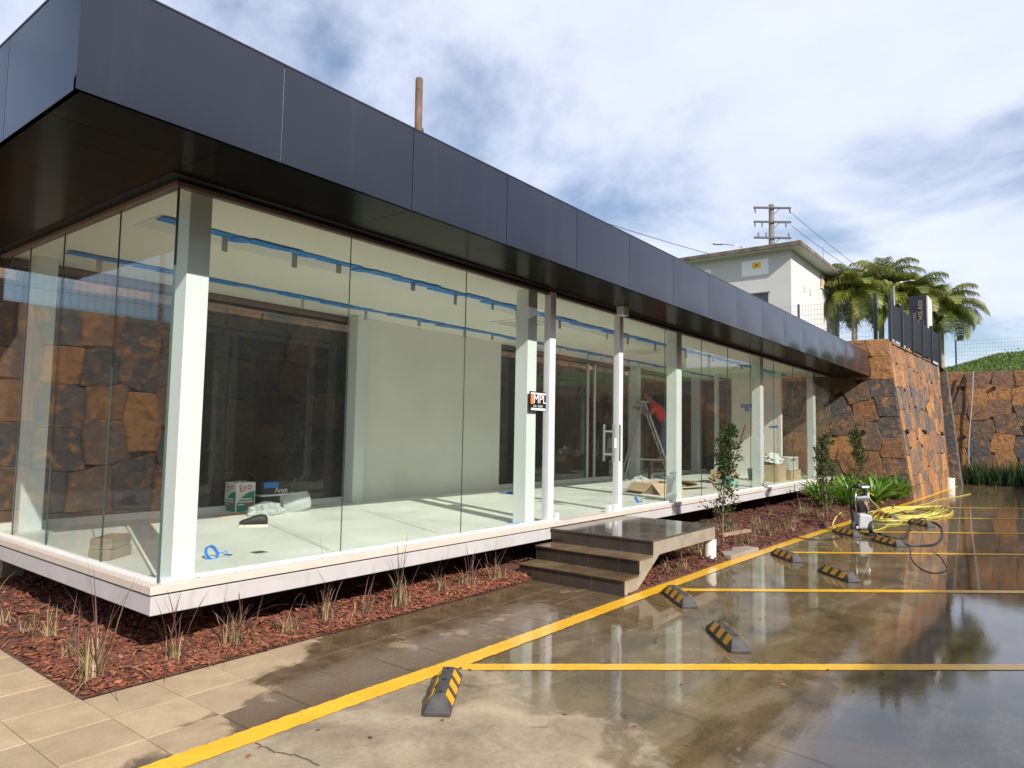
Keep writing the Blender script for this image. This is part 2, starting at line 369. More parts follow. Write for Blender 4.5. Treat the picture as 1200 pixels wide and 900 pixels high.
def paving_mat():
    m = NT('stone_paving'); p = m.pos(); s = m.n('ShaderNodeSeparateXYZ'); m.l(p, s.inputs[0]); X, Y = s.outputs[0], s.outputs[1]
    big = m.noise(p, 1.5, 6, .62, .4); mid = m.noise(p, 5, 6, .6); fine = m.noise(p, 55, 5, .7); a = m.attr()
    v = m.math('SUBTRACT', m.math('MULTIPLY', X, .51), m.math('MULTIPLY', Y, .86))
    v = m.math('ADD', m.math('SUBTRACT', v, .86), m.math('MULTIPLY', m.math('SUBTRACT', big, .5), 1.1))
    v = m.math('ADD', v, m.math('MULTIPLY', m.math('SUBTRACT', a, .5), .22))
    wet = m.step(v, -.06, .06)
    dryc = m.ramp(mid, [(.25, (.325, .24, .147)), (.75, (.455, .35, .225))])
    wetc = m.ramp(mid, [(.25, (.080, .054, .031)), (.75, (.145, .101, .060))])
    dryc = m.mix(1., dryc, m.math('ADD', .88, m.math('MULTIPLY', a, .22)), 'MULTIPLY')
    patch = m.step(m.noise(m.map(p, (1, 1, 1), (5, 3, 0)), 2.2, 5, .6), .60, .68, 0, .5)
    col = m.mix(m.math('MULTIPLY', wet, m.math('SUBTRACT', 1, patch)), dryc, wetc)
    col = m.mix(1., col, m.ramp(fine, [(.2, .84), (.8, 1.15)]), 'MULTIPLY')
    wr = m.math('ADD', .10, m.math('MULTIPLY', m.step(mid, .35, .7), .22)); wr = m.math('SUBTRACT', wr, m.step(X, 1.5, 3.5, 0, .06))
    rough = m.math('ADD', m.math('MULTIPLY', wr, wet), m.math('MULTIPLY', m.math('SUBTRACT', 1, wet), .8))
    m.bsdf(col, rough, 0, m.bump(m.math('MULTIPLY', fine, m.math('SUBTRACT', 1.1, wet)), .2, .008), IOR=1.45); return m.mat
M['paving'] = paving_mat()
M['grout'] = pbr('paving_grout', (.42, .37, .30), .9, var=.2)
def paint_line():
    m = NT('yellow_road_paint'); p = m.pos(); a = m.noise(p, 22, 6, .7); b = m.noise(p, 3, 5); s = m.n('ShaderNodeSeparateXYZ'); m.l(p, s.inputs[0])
    col = m.ramp(b, [(.3, (.70, .36, .015)), (.7, (.80, .47, .03))])
    wear = m.math('ADD', m.math('MULTIPLY', m.step(a, .56, .68), m.step(b, .42, .6, .1, .85)), m.step(m.noise(p, 9, 7, .7), .62, .72, 0, .35), clamp=True); col = m.mix(wear, col, (.22, .17, .10))
    wet = m.step(m.math('ADD', s.outputs[0], b), 1.2, 2.2)
    m.bsdf(col, m.math('SUBTRACT', .6, m.math('MULTIPLY', wet, .42)), 0, m.bump(a, .15, .005)); return m.mat
M['line_yellow'] = paint_line()
def tile_mat(name, c1, c2, r0, r1):
    m = NT(name); p = m.coord(); a = m.attr(); n = m.noise(p, 3.5, 6, .6, .4); f = m.noise(p, 45, 5, .7)
    col = m.ramp(n, [(.3, c1), (.7, c2)]); col = m.mix(1., col, m.math('ADD', .75, m.math('MULTIPLY', a, .5)), 'MULTIPLY')
    m.bsdf(col, m.math('ADD', r0, m.math('MULTIPLY', n, r1)), 0, m.bump(f, .06, .004)); return m.mat
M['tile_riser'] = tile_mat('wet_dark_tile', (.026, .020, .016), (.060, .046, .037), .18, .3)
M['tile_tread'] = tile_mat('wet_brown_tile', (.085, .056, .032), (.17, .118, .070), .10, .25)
M['tile_landing'] = tile_mat('wet_landing_tile', (.06, .052, .046), (.12, .105, .09), .03, .16)
def chip_mat():
    m = NT('bark_chip'); a = m.attr(); n = m.noise(m.coord(), 25, 4, .6)
    col = m.ramp(a, [(0, (.055, .02, .015)), (.35, (.15, .050, .028)), (.7, (.24, .072, .034)), (1, (.36, .145, .075))])
    col = m.mix(1., col, m.ramp(n, [(.25, .6), (.75, 1.2)]), 'MULTIPLY'); m.bsdf(col, .8, 0, m.bump(n, .3, .01)); return m.mat
M['chip'] = chip_mat()
def hill_mat():
    m = NT('mown_grass'); p = m.pos(); a = m.noise(p, .5, 6); b = m.noise(p, 6, 6, .7)
    col = m.ramp(m.math('ADD', m.math('MULTIPLY', a, .5), m.math('MULTIPLY', b, .5)), [(.3, (.055, .10, .012)), (.7, (.13, .19, .025))])
    m.bsdf(col, .9, 0, m.bump(b, .8, .1)); return m.mat
M['hill'] = hill_mat()
M['ground'] = pbr('bare_ground', (.16, .14, .11), .95, var=.2, scale=.05)

FL = .57                                                              # finished floor of the pavilion above the ground

# ------------------------------------------------------------------ the setting: ground
g = MB(); g.face([(-600, -600, -.05), (600, -600, -.05), (600, 600, -.05), (-600, 600, -.05)]); tag(g.build('ground', M['ground']), kind='structure')
g = MB()
EDGE = [(-4, -1.50), (-1, -1.52), (.5, -1.545), (1.5, -1.58), (3, -1.59), (5, -1.60), (6.5, -1.615), (8.2, -1.66), (10.8, -1.73), (13.3, -1.80), (17, -1.96), (20.1, -2.07), (23.5, -2.17), (29.9, -2.3)]
pts = [(-4, -30, 0)] + [(29.9, -30, 0)] + [(x, y + .02, 0) for x, y in reversed(EDGE)]
g.face(pts); tag(g.build('parking_pavement', M['parking']), kind='structure')
g = MB(); g.face([(-40, -30, -.004), (-4, -30, -.004), (-4, 8, -.004), (-40, 8, -.004)]); tag(g.build('side_pavement', M['concrete_grey']), kind='structure')
# tiled walkway: 42 cm slabs over a grout bed
g = MB(); g.face([(-4, -1.52, -.012), (4.3, -1.57, -.012), (4.3, -.292, -.012), (-.57, -.292, -.012), (-.57, 8, -.012), (-4, 8, -.012)])
tag(g.build('walkway_grout', M['grout']), kind='structure')
g = MB(); rr = random.Random(3)
for i in range(-8, 12):
    x0 = -.14 + .42 * i
    for j in range(-4, 20):
        y0 = -.29 + .42 * j
        x1, y1 = x0 + .415, y0 + .415
        if x0 > 4.1: continue
        if x0 > -.6 and y0 > -.3: continue
        yl = -1.50 - .02 * max(0, x0) * .5
        if y1 < yl: continue
        ya = max(y0, yl)
        e = .0035
        zt = rr.uniform(-.0012, .0012)
        vs = [(x0, ya, -.02), (x1, ya, -.02), (x1, y1, -.02), (x0, y1, -.02), (x0 , ya, zt - e), (x1, ya, zt - e), (x1, y1, zt - e), (x0, y1, zt - e),
              (x0 + e, ya + e, zt), (x1 - e, ya + e, zt), (x1 - e, y1 - e, zt), (x0 + e, y1 - e, zt)]
        g.mesh(vs, [(8, 9, 10, 11), (4, 5, 9, 8), (5, 6, 10, 9), (6, 7, 11, 10), (7, 4, 8, 11), (0, 1, 5, 4), (1, 2, 6, 5), (2, 3, 7, 6), (3, 0, 4, 7)], 0, rr.random())
tag(g.build('walkway', M['paving']), kind='structure')
# painted lines
def strip(path, wd, z, rag=0.):
    b = MB(); L = []; q = random.Random(len(path))
    for i, p in enumerate(path):
        a = Vector(path[max(i - 1, 0)]); c = Vector(path[min(i + 1, len(path) - 1)]); d = (c - a).normalized(); n = Vector((-d.y, d.x))
        L.append((Vector(p) + n * (wd / 2 + q.uniform(-rag, rag)), Vector(p) - n * (wd / 2 + q.uniform(-rag, rag))))
    for (a, b2), (c, d) in zip(L, L[1:]): b.face([(b2.x, b2.y, z), (d.x, d.y, z), (c.x, c.y, z), (a.x, a.y, z)])
    return b
def resample(path, n=4):
    o = []
    for a, b in zip(path, path[1:]):
        for k in range(n): t = k / n; o.append((a[0] + (b[0] - a[0]) * t, a[1] + (b[1] - a[1]) * t))
    return o + [path[-1]]
tag(strip(resample(EDGE, 60), .165, .005, .0055).build('painted_edge_line', M['line_yellow']), kind='structure')
for x, y in ((1.40, -1.66), (4.74, -1.70), (8.07, -1.76), (11.15, -1.84), (14.25, -1.92), (17.4, -2.05)):
    d = Vector((.655, -.755)); d.normalize()
    tag(strip(resample([(x, y), (x + d.x * 5.2, y + d.y * 5.2)], 150), .13, .004, .004).build('painted_bay_line', M['line_yellow']), kind='structure')
# saw-cut joints and a crack in the concrete
g = MB(); rr = random.Random(5)
for path, wd in (([(-.22, -1.63), (-.21, -1.80), (-.16, -1.92), (-.15, -2.1)], .009), ([(1.72, -2.6), (1.68, -3.0), (1.58, -3.75), (1.5, -4.3), (1.4, -6)], .0035)):
    P = resample(path, 8); P = [(x + rr.uniform(-.006, .006), y + rr.uniform(-.006, .006)) for x, y in P]
    b = strip(P, wd, .0035); g.mesh(b.v, b.f)
tag(g.build('pavement_joints', M['joint_grey']), kind='structure')
# mulch beds: soil sheet with bark chips heaped on it
def bed_height(x, y):
    e = min(1, max(0, min((y + .292) if x < 4.2 else (y + 1.51 + max(0, x - 6) * .03), (x + .57) if x < 3 else 9)) / .10)
    return .004 + e * bed_raw(x, y)
def bed_raw(x, y): return .040 + .05 * noise.noise(Vector((x * 1.3, y * 1.3, 2))) + .02 * noise.noise(Vector((x * 5, y * 5, 0)))
g = MB(); st = .12
def bed_in(x, y):
    if -.57 < x < 4.12 and -.26 < y < 9: return True
    return 4.12 <= x < 20.0 and (-1.5 - max(0, x - 6) * .036) < y < 5.5 and (x > 4.4)
for i in range(int(21 / st)):
    for j in range(int(8 / st)):
        x, y = -.57 + i * st, -2.0 + j * st
        yl = -.292 if x < 4.12 else (-1.51 - max(0, x - 6) * .030)
        if y + st < yl or x > 20.05: continue
        if y > 1.6 and x > .9: continue
        ya = max(y, yl)
        q = [(x, ya), (x + st, ya), (x + st, y + st), (x, y + st)]
        g.face([(a, b, bed_height(a, b)) for a, b in q])
g.face([(.9, 1.5, .02), (20, 1.5, .02), (20, 5.6, .02), (.9, 5.6, .02)])
tag(g.build('planting_soil', M['soil'], smooth=True), kind='structure')
def chips(name, n, area, lo, hi, seed, amax, alow=0.):
    b = MB(); q = random.Random(seed)
    for _ in range(n):
        x, y = area(q)
        z = bed_height(x, y) + q.uniform(.002, .022)
        lo_, hi_ = (lo, hi) if q.random() < .8 else (lo * .4, hi * .6)
        l, wd, t = q.uniform(lo_, hi_ * (1.5 if q.random() < .05 else 1)), q.uniform(lo * .35, hi * .42), q.uniform(.003, .009)
        Mx = Matrix.Translation((x, y, z)) @ Matrix.Rotation(q.uniform(0, 6.28), 4, 'Z') @ Matrix.Rotation(q.gauss(0, .35), 4, 'X') @ Matrix.Rotation(q.gauss(0, .3), 4, 'Y')
        vs = [(-l / 2, -wd / 3, 0), (-l / 4, -wd / 2, t * .4), (l / 2, -wd / 4, 0), (l / 2.3, wd / 3, t * .2), (0, wd / 2, 0), (-l / 2.2, wd / 4, t * .3)]
        top = [Mx @ Vector((a + q.uniform(-.004, .004), c, d + t)) for a, c, d in vs]; bot = [Mx @ Vector((a, c, d)) for a, c, d in vs]
        b.mesh(top + bot, [(0, 1, 2, 3, 4, 5)] + [(i, (i + 1) % 6 + 0, (i + 1) % 6 + 6, i + 6)[::-1] for i in range(6)], 0, alow + amax * q.random())
    return tag(b.build(name, M['chip']), kind='stuff')
def areaL(q):
    if q.random() < .42: return q.uniform(-.555, .75), q.uniform(-.285, 1.0) if q.random() < .5 else q.uniform(.3, 5.5)
    return q.uniform(-.5, 4.1), -.285 + abs(q.gauss(0, .40))
def areaR(q):
    x = 4.5 + 15.4 * q.random() ** 1.25
    return x, q.uniform(-1.5 - max(0, x - 6) * .030, .35)
o = chips('bark_mulch', 12500, areaL, .035, .075, 11, 1.); tag(o, 'red bark chips heaped in the corner bed under the pavilion edge', 'mulch')
o = chips('bark_mulch', 11000, areaR, .04, .085, 12, .62); tag(o, 'dark red bark chips in the bed beyond the entrance steps', 'mulch')

# raised land behind the retaining walls, hill
g = MB()
g.face([(20.4, -1.45, 4.50), (27.2, -1.95, 4.36), (29.6, -1.95, 4.3), (60, -1.95, 4.3), (60, 60, 4.6), (20.4, 60, 4.5)])
tag(g.build('upper_terrace', M['hill']), kind='structure')
g = MB(); g.face([(-60, 5.9, 3.05), (.2, 5.9, 3.05), (.2, 60, 3.05), (-60, 60, 3.05)]); g.face([(.2, 5.9, 3.7), (20.4, 5.9, 3.9), (20.4, 60, 3.9), (.2, 60, 3.7)])
tag(g.build('rear_terrace', M['ground']), kind='structure')
def hill_z(x, y):
    t = max(0, min(1, (x - 30.2) / 8)); t = t * t * (3 - 2 * t)
    h = 4.36 + 1.42 * t * (1 if y < -3.2 else max(.0, 1 - (y + 3.2) / 4.5)) + (.12 * noise.noise(Vector((x * .4, y * .4, 0)))) * t + .008 * min(0, y + 4) * -1 * t
    return h
g = MB()
xs = [30.15 + .6 * i for i in range(40)]; ys = [1.2 - .8 * j for j in range(60)]
vs = [(x, y, hill_z(x, y)) for x in xs for y in ys]; ny = len(ys)
g.mesh(vs, [(i * ny + j, i * ny + j + 1, (i + 1) * ny + j + 1, (i + 1) * ny + j) for i in range(len(xs) - 1) for j in range(ny - 1)])
tag(g.build('grass_hill', M['hill'], smooth=True), kind='structure')
b = MB(); q = random.Random(21)
for _ in range(9000):
    x = 30.2 + 8.5 * q.random(); y = q.uniform(-9, .5); z = hill_z(x, y)
    a = q.uniform(0, 6.28); h = q.uniform(.06, .17); wv = q.uniform(.03, .07); dx, dy = math.cos(a) * wv, math.sin(a) * wv
    lx, ly = q.gauss(0, .06), q.gauss(0, .06)
    b.face([(x - dx, y - dy, z - .02), (x + dx, y + dy, z - .02), (x + lx, y + ly, z + h)], 0, q.random())
tag(tag(b.build('turf', M['turf']), 'bright green rough grass covering the hill above the far stone wall', 'grass'), kind='stuff')

# ------------------------------------------------------------------ the glass pavilion
pav = thing('glass_pavilion', 'long glass-walled pavilion with white columns under a dark overhanging flat roof', 'building', (0, 0, 0))
X1 = 19.05; YB = 3.75; CE = FL + 2.9; SO = FL + 2.95; RT = FL + 3.643; OX, OY, EX, EY = -1.02, -.90, 20.1, 4.68
def one(name, mat, boxes, parent=pav, bevel=0, m=None):
    b = MB()
    for i, q in enumerate(boxes): b.box(*q, a=rng.random())
    return b.build(name, mat, parent, bevel=bevel)
one('floor', M['floor_in'], [(.02, X1 - .02, .02, YB - .02, FL - .06, FL)])
def ring(d0, d1, z0, z1):      # frame round the plan, from offset d0 (outside) to d1 (inside)
    return [(-d0, X1 + d0, -d0, d1 * -1, z0, z1)[:6], (-d0, X1 + d0, YB + d1, YB + d0, z0, z1), (-d0, -d1, -d1, YB + d1, z0, z1), (X1 + d1, X1 + d0, -d1, YB + d1, z0, z1)]
one('sill', M['sill'], ring(.095, -.019, FL - .055, FL + .004), bevel=.004)
one('floor_slab', M['slab'], [(-.085, X1 + .085, -.085, YB + .085, FL - .20, FL - .068)], bevel=.006)
one('slab_shadow_joint', M['gap_shade'], [(-.06, X1 + .06, -.06, YB + .06, FL - .0679, FL - .0561)])
one('foundation_beam', M['soil'], [(.75, X1 - .3, .75, YB - .6, 0, FL - .2)])
for x, y in ((.27, 3.9), (9, 1.6), (13.4, 1.6)): one('pier', M['concrete_grey'], [(x - .1, x + .1, y - .1, y + .1, -.02, FL - .2)])
one('ceiling', M['ceiling'], [(.02, X1 - .02, .02, YB - .02, CE, CE + .04)])
one('head_frame', M['frame_brown'], ring(.035, -.03, CE - .012, CE + .018))
one('head_shadow_gap', M['gap_shade'], ring(.022, -.02, CE + .0182, SO - .004))  # solid black ring painting the shade above the head frame
one('base_channel', M['white_paint'], [(.018, 4.77, -.014, .014, FL + .004, FL + .03), (6.68, X1, -.014, .014, FL + .004, FL + .03), (-.014, .014, .018, YB, FL + .004, FL + .03)])
one('rear_curb', M['wall_white'], [(.05, X1 - .05, YB - .10, YB - .015, FL, FL + .07)])
one('rear_header', M['frame_brown'], [(.05, X1 - .05, YB - .06, YB - .02, CE - .09, CE - .013)])
# roof: core, cladding panels, soffit panels
one('roof', M['roof_top'], [(OX + .03, EX - .02, OY + .03, EY - .03, SO + .02, RT - .02)])
one('soffit_shadow_gap', M['gap_shade'], ring(.10, .036, SO - .003, SO + .012))
seams = [OX, .26, 1.5, 2.77, 4.04, 5.27, 6.57, 7.86, 9.10, 10.38, 11.72, 13.05, 14.42, 15.78, 17.15, 18.5, EX]
def bulged(name, P0, U, V, Nn, amp, mat, a):
    b = MB(); nu, nv = 12, 8; P0, U, V, Nn = Vector(P0), Vector(U), Vector(V), Vector(Nn)
    grid = [P0 + U * (i / nu) + V * (j / nv) + Nn * (amp * math.sin(math.pi * i / nu) ** .8 * math.sin(math.pi * j / nv) ** .8) for i in range(nu + 1) for j in range(nv + 1)]
    b.mesh(grid, [(i * (nv + 1) + j, (i + 1) * (nv + 1) + j, (i + 1) * (nv + 1) + j + 1, i * (nv + 1) + j + 1) for i in range(nu) for j in range(nv)], 0, a)
    e = [P0, P0 + U, P0 + U + V, P0 + V]; k = [p - Nn * .03 for p in e]
    for i in range(4): b.face([e[i], k[i], k[(i + 1) % 4], e[(i + 1) % 4]], 0, a)
    o = b.build(name, mat, pav)
    for p in o.data.polygons:
        if p.index < nu * nv: p.use_smooth = True
    return o
G = .004
for i, (a, c) in enumerate(zip(seams, seams[1:])):
    bulged('fascia_panel', (a + (G if i else .0), OY, SO), (c - a - (2 * G if i else G), 0, 0), (0, 0, RT - SO), (0, -1, 0), .002 + (.0005 * i if i < 7 else .0026 * (i - 5)) + rng.uniform(0, .003), M['fascia'], rng.random())
ls = [OY, .27, 1.55, 2.85, EY]
for i, (a, c) in enumerate(zip(ls, ls[1:])):
    bulged('fascia_panel', (OX, c - G, SO), (0, a - c + G * (2 if i else 1), 0), (0, 0, RT - SO), (-1, 0, 0), .003, M['fascia'], rng.random())
one('fascia_panel', M['fascia'], [(EX - .02, EX, OY + .012, EY, SO, RT)])
one('sunlit_seam_backing', M['alu'], [(OX + .012, EX - .03, OY + .012, OY + .029, SO + .003, RT - .001), (OX + .012, OX + .029, OY + .03, EY - .04, SO + .003, RT - .001)])  # pale colour behind the seams stands in for sunlit panel edges
one('roof_edge_cap', M['fascia'], [(OX - .004, EX, OY - .004, OY + .06, RT + .001, RT + .012), (OX - .004, OX + .06, OY + .061, EY, RT + .001, RT + .012), (OX + .061, EX, EY - .06, EY, RT + .001, RT + .012)])
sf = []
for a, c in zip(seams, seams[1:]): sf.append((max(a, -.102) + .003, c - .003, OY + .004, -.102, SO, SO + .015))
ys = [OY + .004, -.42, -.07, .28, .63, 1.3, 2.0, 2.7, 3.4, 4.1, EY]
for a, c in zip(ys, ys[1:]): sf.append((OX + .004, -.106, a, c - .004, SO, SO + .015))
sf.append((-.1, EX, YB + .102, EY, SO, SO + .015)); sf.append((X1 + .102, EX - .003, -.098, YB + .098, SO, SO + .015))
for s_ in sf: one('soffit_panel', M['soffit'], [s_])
# columns
cols = [(.11, .285), (4.41, 4.60), (8.74, 8.95), (13.12, 13.34), (17.5, 17.72)]
for a, c in cols:
    one('column', M['column_white'], [(a, c, .035, .225, FL, CE - .001)], bevel=.004)
for x in (.17, 4.5, 8.95, 13.7, 17.6):
    one('column', M['column_white'], [(x, x + .21, 3.39, 3.60, FL, CE - .001)], bevel=.004)
for x in (.195, 4.505):
    b = MB(); q = random.Random(int(x * 10))
    for _ in range(7):
        ax = x + q.uniform(-.14, .16); ay = .165 + q.uniform(-.15, .14)
        b.box(-.05, .05, -.02, .02, 0, .004, M=Matrix.Translation((ax, ay, FL)) @ Matrix.Rotation(q.uniform(0, 3), 4, 'Z'))
    b.box(x - .115, x + .135, .022, .034, FL + .001, FL + .012)
    b.build('masking_tape', M['tape'], pav)
# glass: single panes butt-jointed
def pane(x0, x1, y0, y1, z0=FL + .006, z1=CE + .02, mat='glass'):
    b = MB(); b.box(x0, x1, y0, y1, z0, z1); o = b.build('glass_pane', [M[mat]], pav); return o
fx = [.008, 1.605, 3.205, 4.77]
for a, c in zip(fx, fx[1:]): pane(a + .001, c - .001, -.006, .006)
fx = [6.69, 8.2, 9.73, 11.05, 12.37, 13.95, 15.46, 16.7, 17.9, X1 - .008]
for a, c in zip(fx, fx[1:]): pane(a + .001, c - .001, -.006, .006)
ly = [-.006, .96, 2.13, 3.0, YB - .006]
for a, c in zip(ly, ly[1:]): pane(-.006, .006, a + .001, c - .001)
pane(X1 - .006, X1 + .006, 0, YB)
for x in (1.605, 3.205, 8.2, 9.73, 11.05, 12.37, 13.95, 15.46, 16.7, 17.9): one('silicone_joint', M['glass_edge'], [(x - .001, x + .001, -.0065, .0065, FL + .006, CE)])
for y in (.96, 2.13, 3.0): one('silicone_joint', M['glass_edge'], [(-.0065, .0065, y - .001, y + .001, FL + .006, CE)])
one('corner_joint', M['glass_edge'], [(-.012, .006, -.012, -.0065, FL + .006, CE)])
for a, c in ((.1, 1.5), (1.5, 3.1), (3.1, 4.75), (8.35, 9.4), (9.4, 10.6), (10.6, 11.82), (12.16, 13.7), (13.9, 15.5), (15.5, 17.1), (17.1, X1 - .05)):
    pane(a + .003, c - .003, YB - .006, YB + .006, FL + .07, CE - .012, 'glass_dark')
for a in (8.38, 11.82, 12.14, 13.9): one('mullion', M['alu'], [(a - .03, a + .03, YB - .045, YB - .008, FL + .07, CE - .09)])
# entrance: jambs, door leaf, handle, pivots
for a, c in ((4.775, 4.90), (6.57, 6.685)): one('door_jamb', M['alu'], [(a, c, -.05, .05, FL - .02, CE + .03)], bevel=.006)
one('door_closer', M['alu'], [(6.22, 6.37, -.31, -.19, SO - .135, SO - .001)], bevel=.008)
door = one('door', M['glass'], [(4.905, 6.565, -.005, .007, FL + .01, CE + .02)])
b = MB()
for y in (-.075, .077): b.tube([(6.36, y, 1.30), (6.36, y, 1.83)], .017, 12)
for z in (1.40, 1.73): b.tube([(6.36, -.075, z), (6.36, .077, z)], .013, 10); b.box(6.36, 6.50, -.012, -.0055, z - .016, z + .016)
b.build('handle', M['steel'], door, smooth=False)
one('lock', M['white_plastic'], [(6.44, 6.52, -.04, -.0055, 1.49, 1.63)], door, .006)
one('lock', M['black_plastic'], [(6.575, 6.60, -.062, -.051, 1.30, 1.83)], door, .003)
for x in (4.97, 6.33, 6.49): one('pivot', M['white_paint'], [(x, x + .075, -.04, .03, FL - .065, FL + .10)], door, .006)
# rear partition and end partition
wl = one('partition_wall', M['wall_white'], [(4.76, 8.3, YB - .16, YB - .062, FL, CE - .002)])
for x in (5.63, 5.79): one('outlet', M['white_plastic'], [(x - .04, x + .04, YB - .170, YB - .161, .86, .98)], wl, .003)
wl = one('partition_wall', M['wall_white'], [(17.0, 17.12, .75, 2.12, FL, CE - .002)])
for y in (1.75, 1.88): one('outlet', M['white_plastic'], [(16.990, 16.999, y - .04, y + .04, 1.0, 1.12)], wl, .003)
one('wall_panel', M['grey_plastic'], [(16.985, 16.999, 1.38, 1.50, 1.30, 1.95)], wl, .004)
b = MB()
for y0, y1, z0, z1 in ((1.45, 1.85, 2.50, 2.60), (1.62, 1.74, 2.40, 2.50), (.82, 1.05, 1.95, 2.0), (1.2, 1.26, 1.75, 2.0)): b.box(16.992, 16.999, y0, y1, z0, z1)
b.build('masking_tape', M['tape'], wl)
one('door_post', M['column_white'], [(16.98, 17.10, 2.52, 2.62, FL, CE - .002)])
# ceiling light slots, half masked with torn blue tape
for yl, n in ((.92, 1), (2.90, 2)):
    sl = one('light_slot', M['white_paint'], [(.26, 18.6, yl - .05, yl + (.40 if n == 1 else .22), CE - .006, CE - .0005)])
    b = MB(); q = random.Random(40 + n); x = .28
    while x < 18.5:
        L = q.uniform(.12, .55); y0 = yl + q.uniform(-.11, -.06); wd = q.uniform(.12, .19)
        if q.random() < .97:
            dz = q.uniform(.002, .022); sk = q.uniform(-.02, .02)
            P = [(x, y0), (x + L * .5, y0 + q.uniform(-.012, .012)), (x + L, y0 + sk), (x + L + q.uniform(-.03, .03), y0 + sk + wd * q.uniform(.5, 1)), (x + L * .5, y0 + wd + q.uniform(-.012, .012)), (x, y0 + wd)]
            b.prism(P, CE - .0085 - dz, CE - .0065 - dz * .4, ax=2)
        x += L * q.uniform(.8, 1.08)
    b.build('masking_tape', M['tape'], sl)
    b = MB(); x = .9 if n == 1 else .6
    while x < 18:
        t = q.uniform(-.3, .3); Mx = Matrix.Translation((x, yl + .02, CE)) @ Matrix.Rotation(t, 4, 'Z')
        b.box(-.03, .03, -.003, .003, -.16 if q.random() < .7 else -.11, -.008, M=Mx); x += q.choice((.55, .75, 1.1, 1.45))
    b.build('hanging_tag', M['tag_grey'], sl)
one('hanging_tape', M['tape'], [(8.35, 8.41, 2.91, 2.915, CE - .33, CE - .01)])
for x in (6.1, 10.6, 15.2):
    v = one('ceiling_vent', M['ceiling'], [(x, x + .75, 1.35, 2.05, CE - .018, CE - .001)], bevel=.005)
    one('vent_slat', M['tag_grey'], [(x + .08, x + .67, 1.46 + .12 * k, 1.50 + .12 * k, CE - .024, CE - .0185) for k in range(5)], v)
# interior floor joints; the two slanting strips paint shadows of the glass joints
b = MB()
for p, q2 in (((2.33, 2.28), (1.67, .26)), ((4.04, 2.64), (3.16, .30))):
    s2 = strip([q2, p], .012, FL + .003); b.mesh(s2.v, s2.f)
for s2 in (strip([(3.9, .1), (3.9, 3.6)], .006, FL + .003), strip([(7.6, .1), (7.6, 3.6)], .006, FL + .003), strip([(11.4, .1), (11.4, 3.6)], .006, FL + .003), strip([(.1, 1.9), (18.9, 1.9)], .006, FL + .003)): b.mesh(s2.v, s2.f)
b.build('floor_joint_and_shadow', M['tag_grey'], pav)
one('floor_outlet', M['steel'], [(1.12, 1.24, .55, .67, FL, FL + .004), (8.75, 8.87, .5, .62, FL, FL + .004)], bevel=.001)

# ------------------------------------------------------------------ entrance steps
stp = thing('entrance_steps', 'dark tiled entrance steps and cantilevered landing at the glass door', 'steps', (5.2, -.8, 0))
YF, YW = -1.485, -.10
b = MB(); b.prism([(4.14, 0.0), (4.42, 0.0), (4.98, .325), (6.64, .325), (6.64, .488), (4.80, .488), (4.80, .322), (4.47, .322), (4.47, .155), (4.14, .155)], YF + .012, YW)
b.build('concrete_body', M['step_concrete'], stp, bevel=.004)
def tread(name, x0, x1, z, mat):
    b = MB(); y = YF; k = 0
    while y < YW - .01:
        y1 = min(y + .46, YW); b.box(x0, x1, y + (.0015 if k else 0), y1 - .0015, z - .02, z, a=rng.random()); y = y1; k += 1
    return b.build(name, M[mat], stp, bevel=.003)
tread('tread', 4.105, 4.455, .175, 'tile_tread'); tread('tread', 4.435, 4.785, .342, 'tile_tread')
b = MB()
for i in range(4):
    for j in range(3):
        x0, y0 = 4.768 + i * .4725, YF + j * .4617
        b.box(x0 + .001, x0 + .4715, y0 + .001, y0 + .4607, .489, .509, a=rng.random())
b.build('landing', M['tile_landing'], stp, bevel=.003)
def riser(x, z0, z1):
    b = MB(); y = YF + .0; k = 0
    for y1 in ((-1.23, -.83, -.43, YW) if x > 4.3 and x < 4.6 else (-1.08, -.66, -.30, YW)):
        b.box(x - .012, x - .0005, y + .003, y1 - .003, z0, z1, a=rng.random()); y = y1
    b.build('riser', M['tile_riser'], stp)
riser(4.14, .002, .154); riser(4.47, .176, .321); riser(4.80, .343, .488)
b = MB()
for x, z0, z1 in ((4.14, .002, .154), (4.47, .176, .321), (4.80, .343, .488)): b.box(x - .0085, x - .0004, YF + .013, YW - .001, z0 + .001, z1 - .001)
b.build('tile_grout', M['grout'], stp)

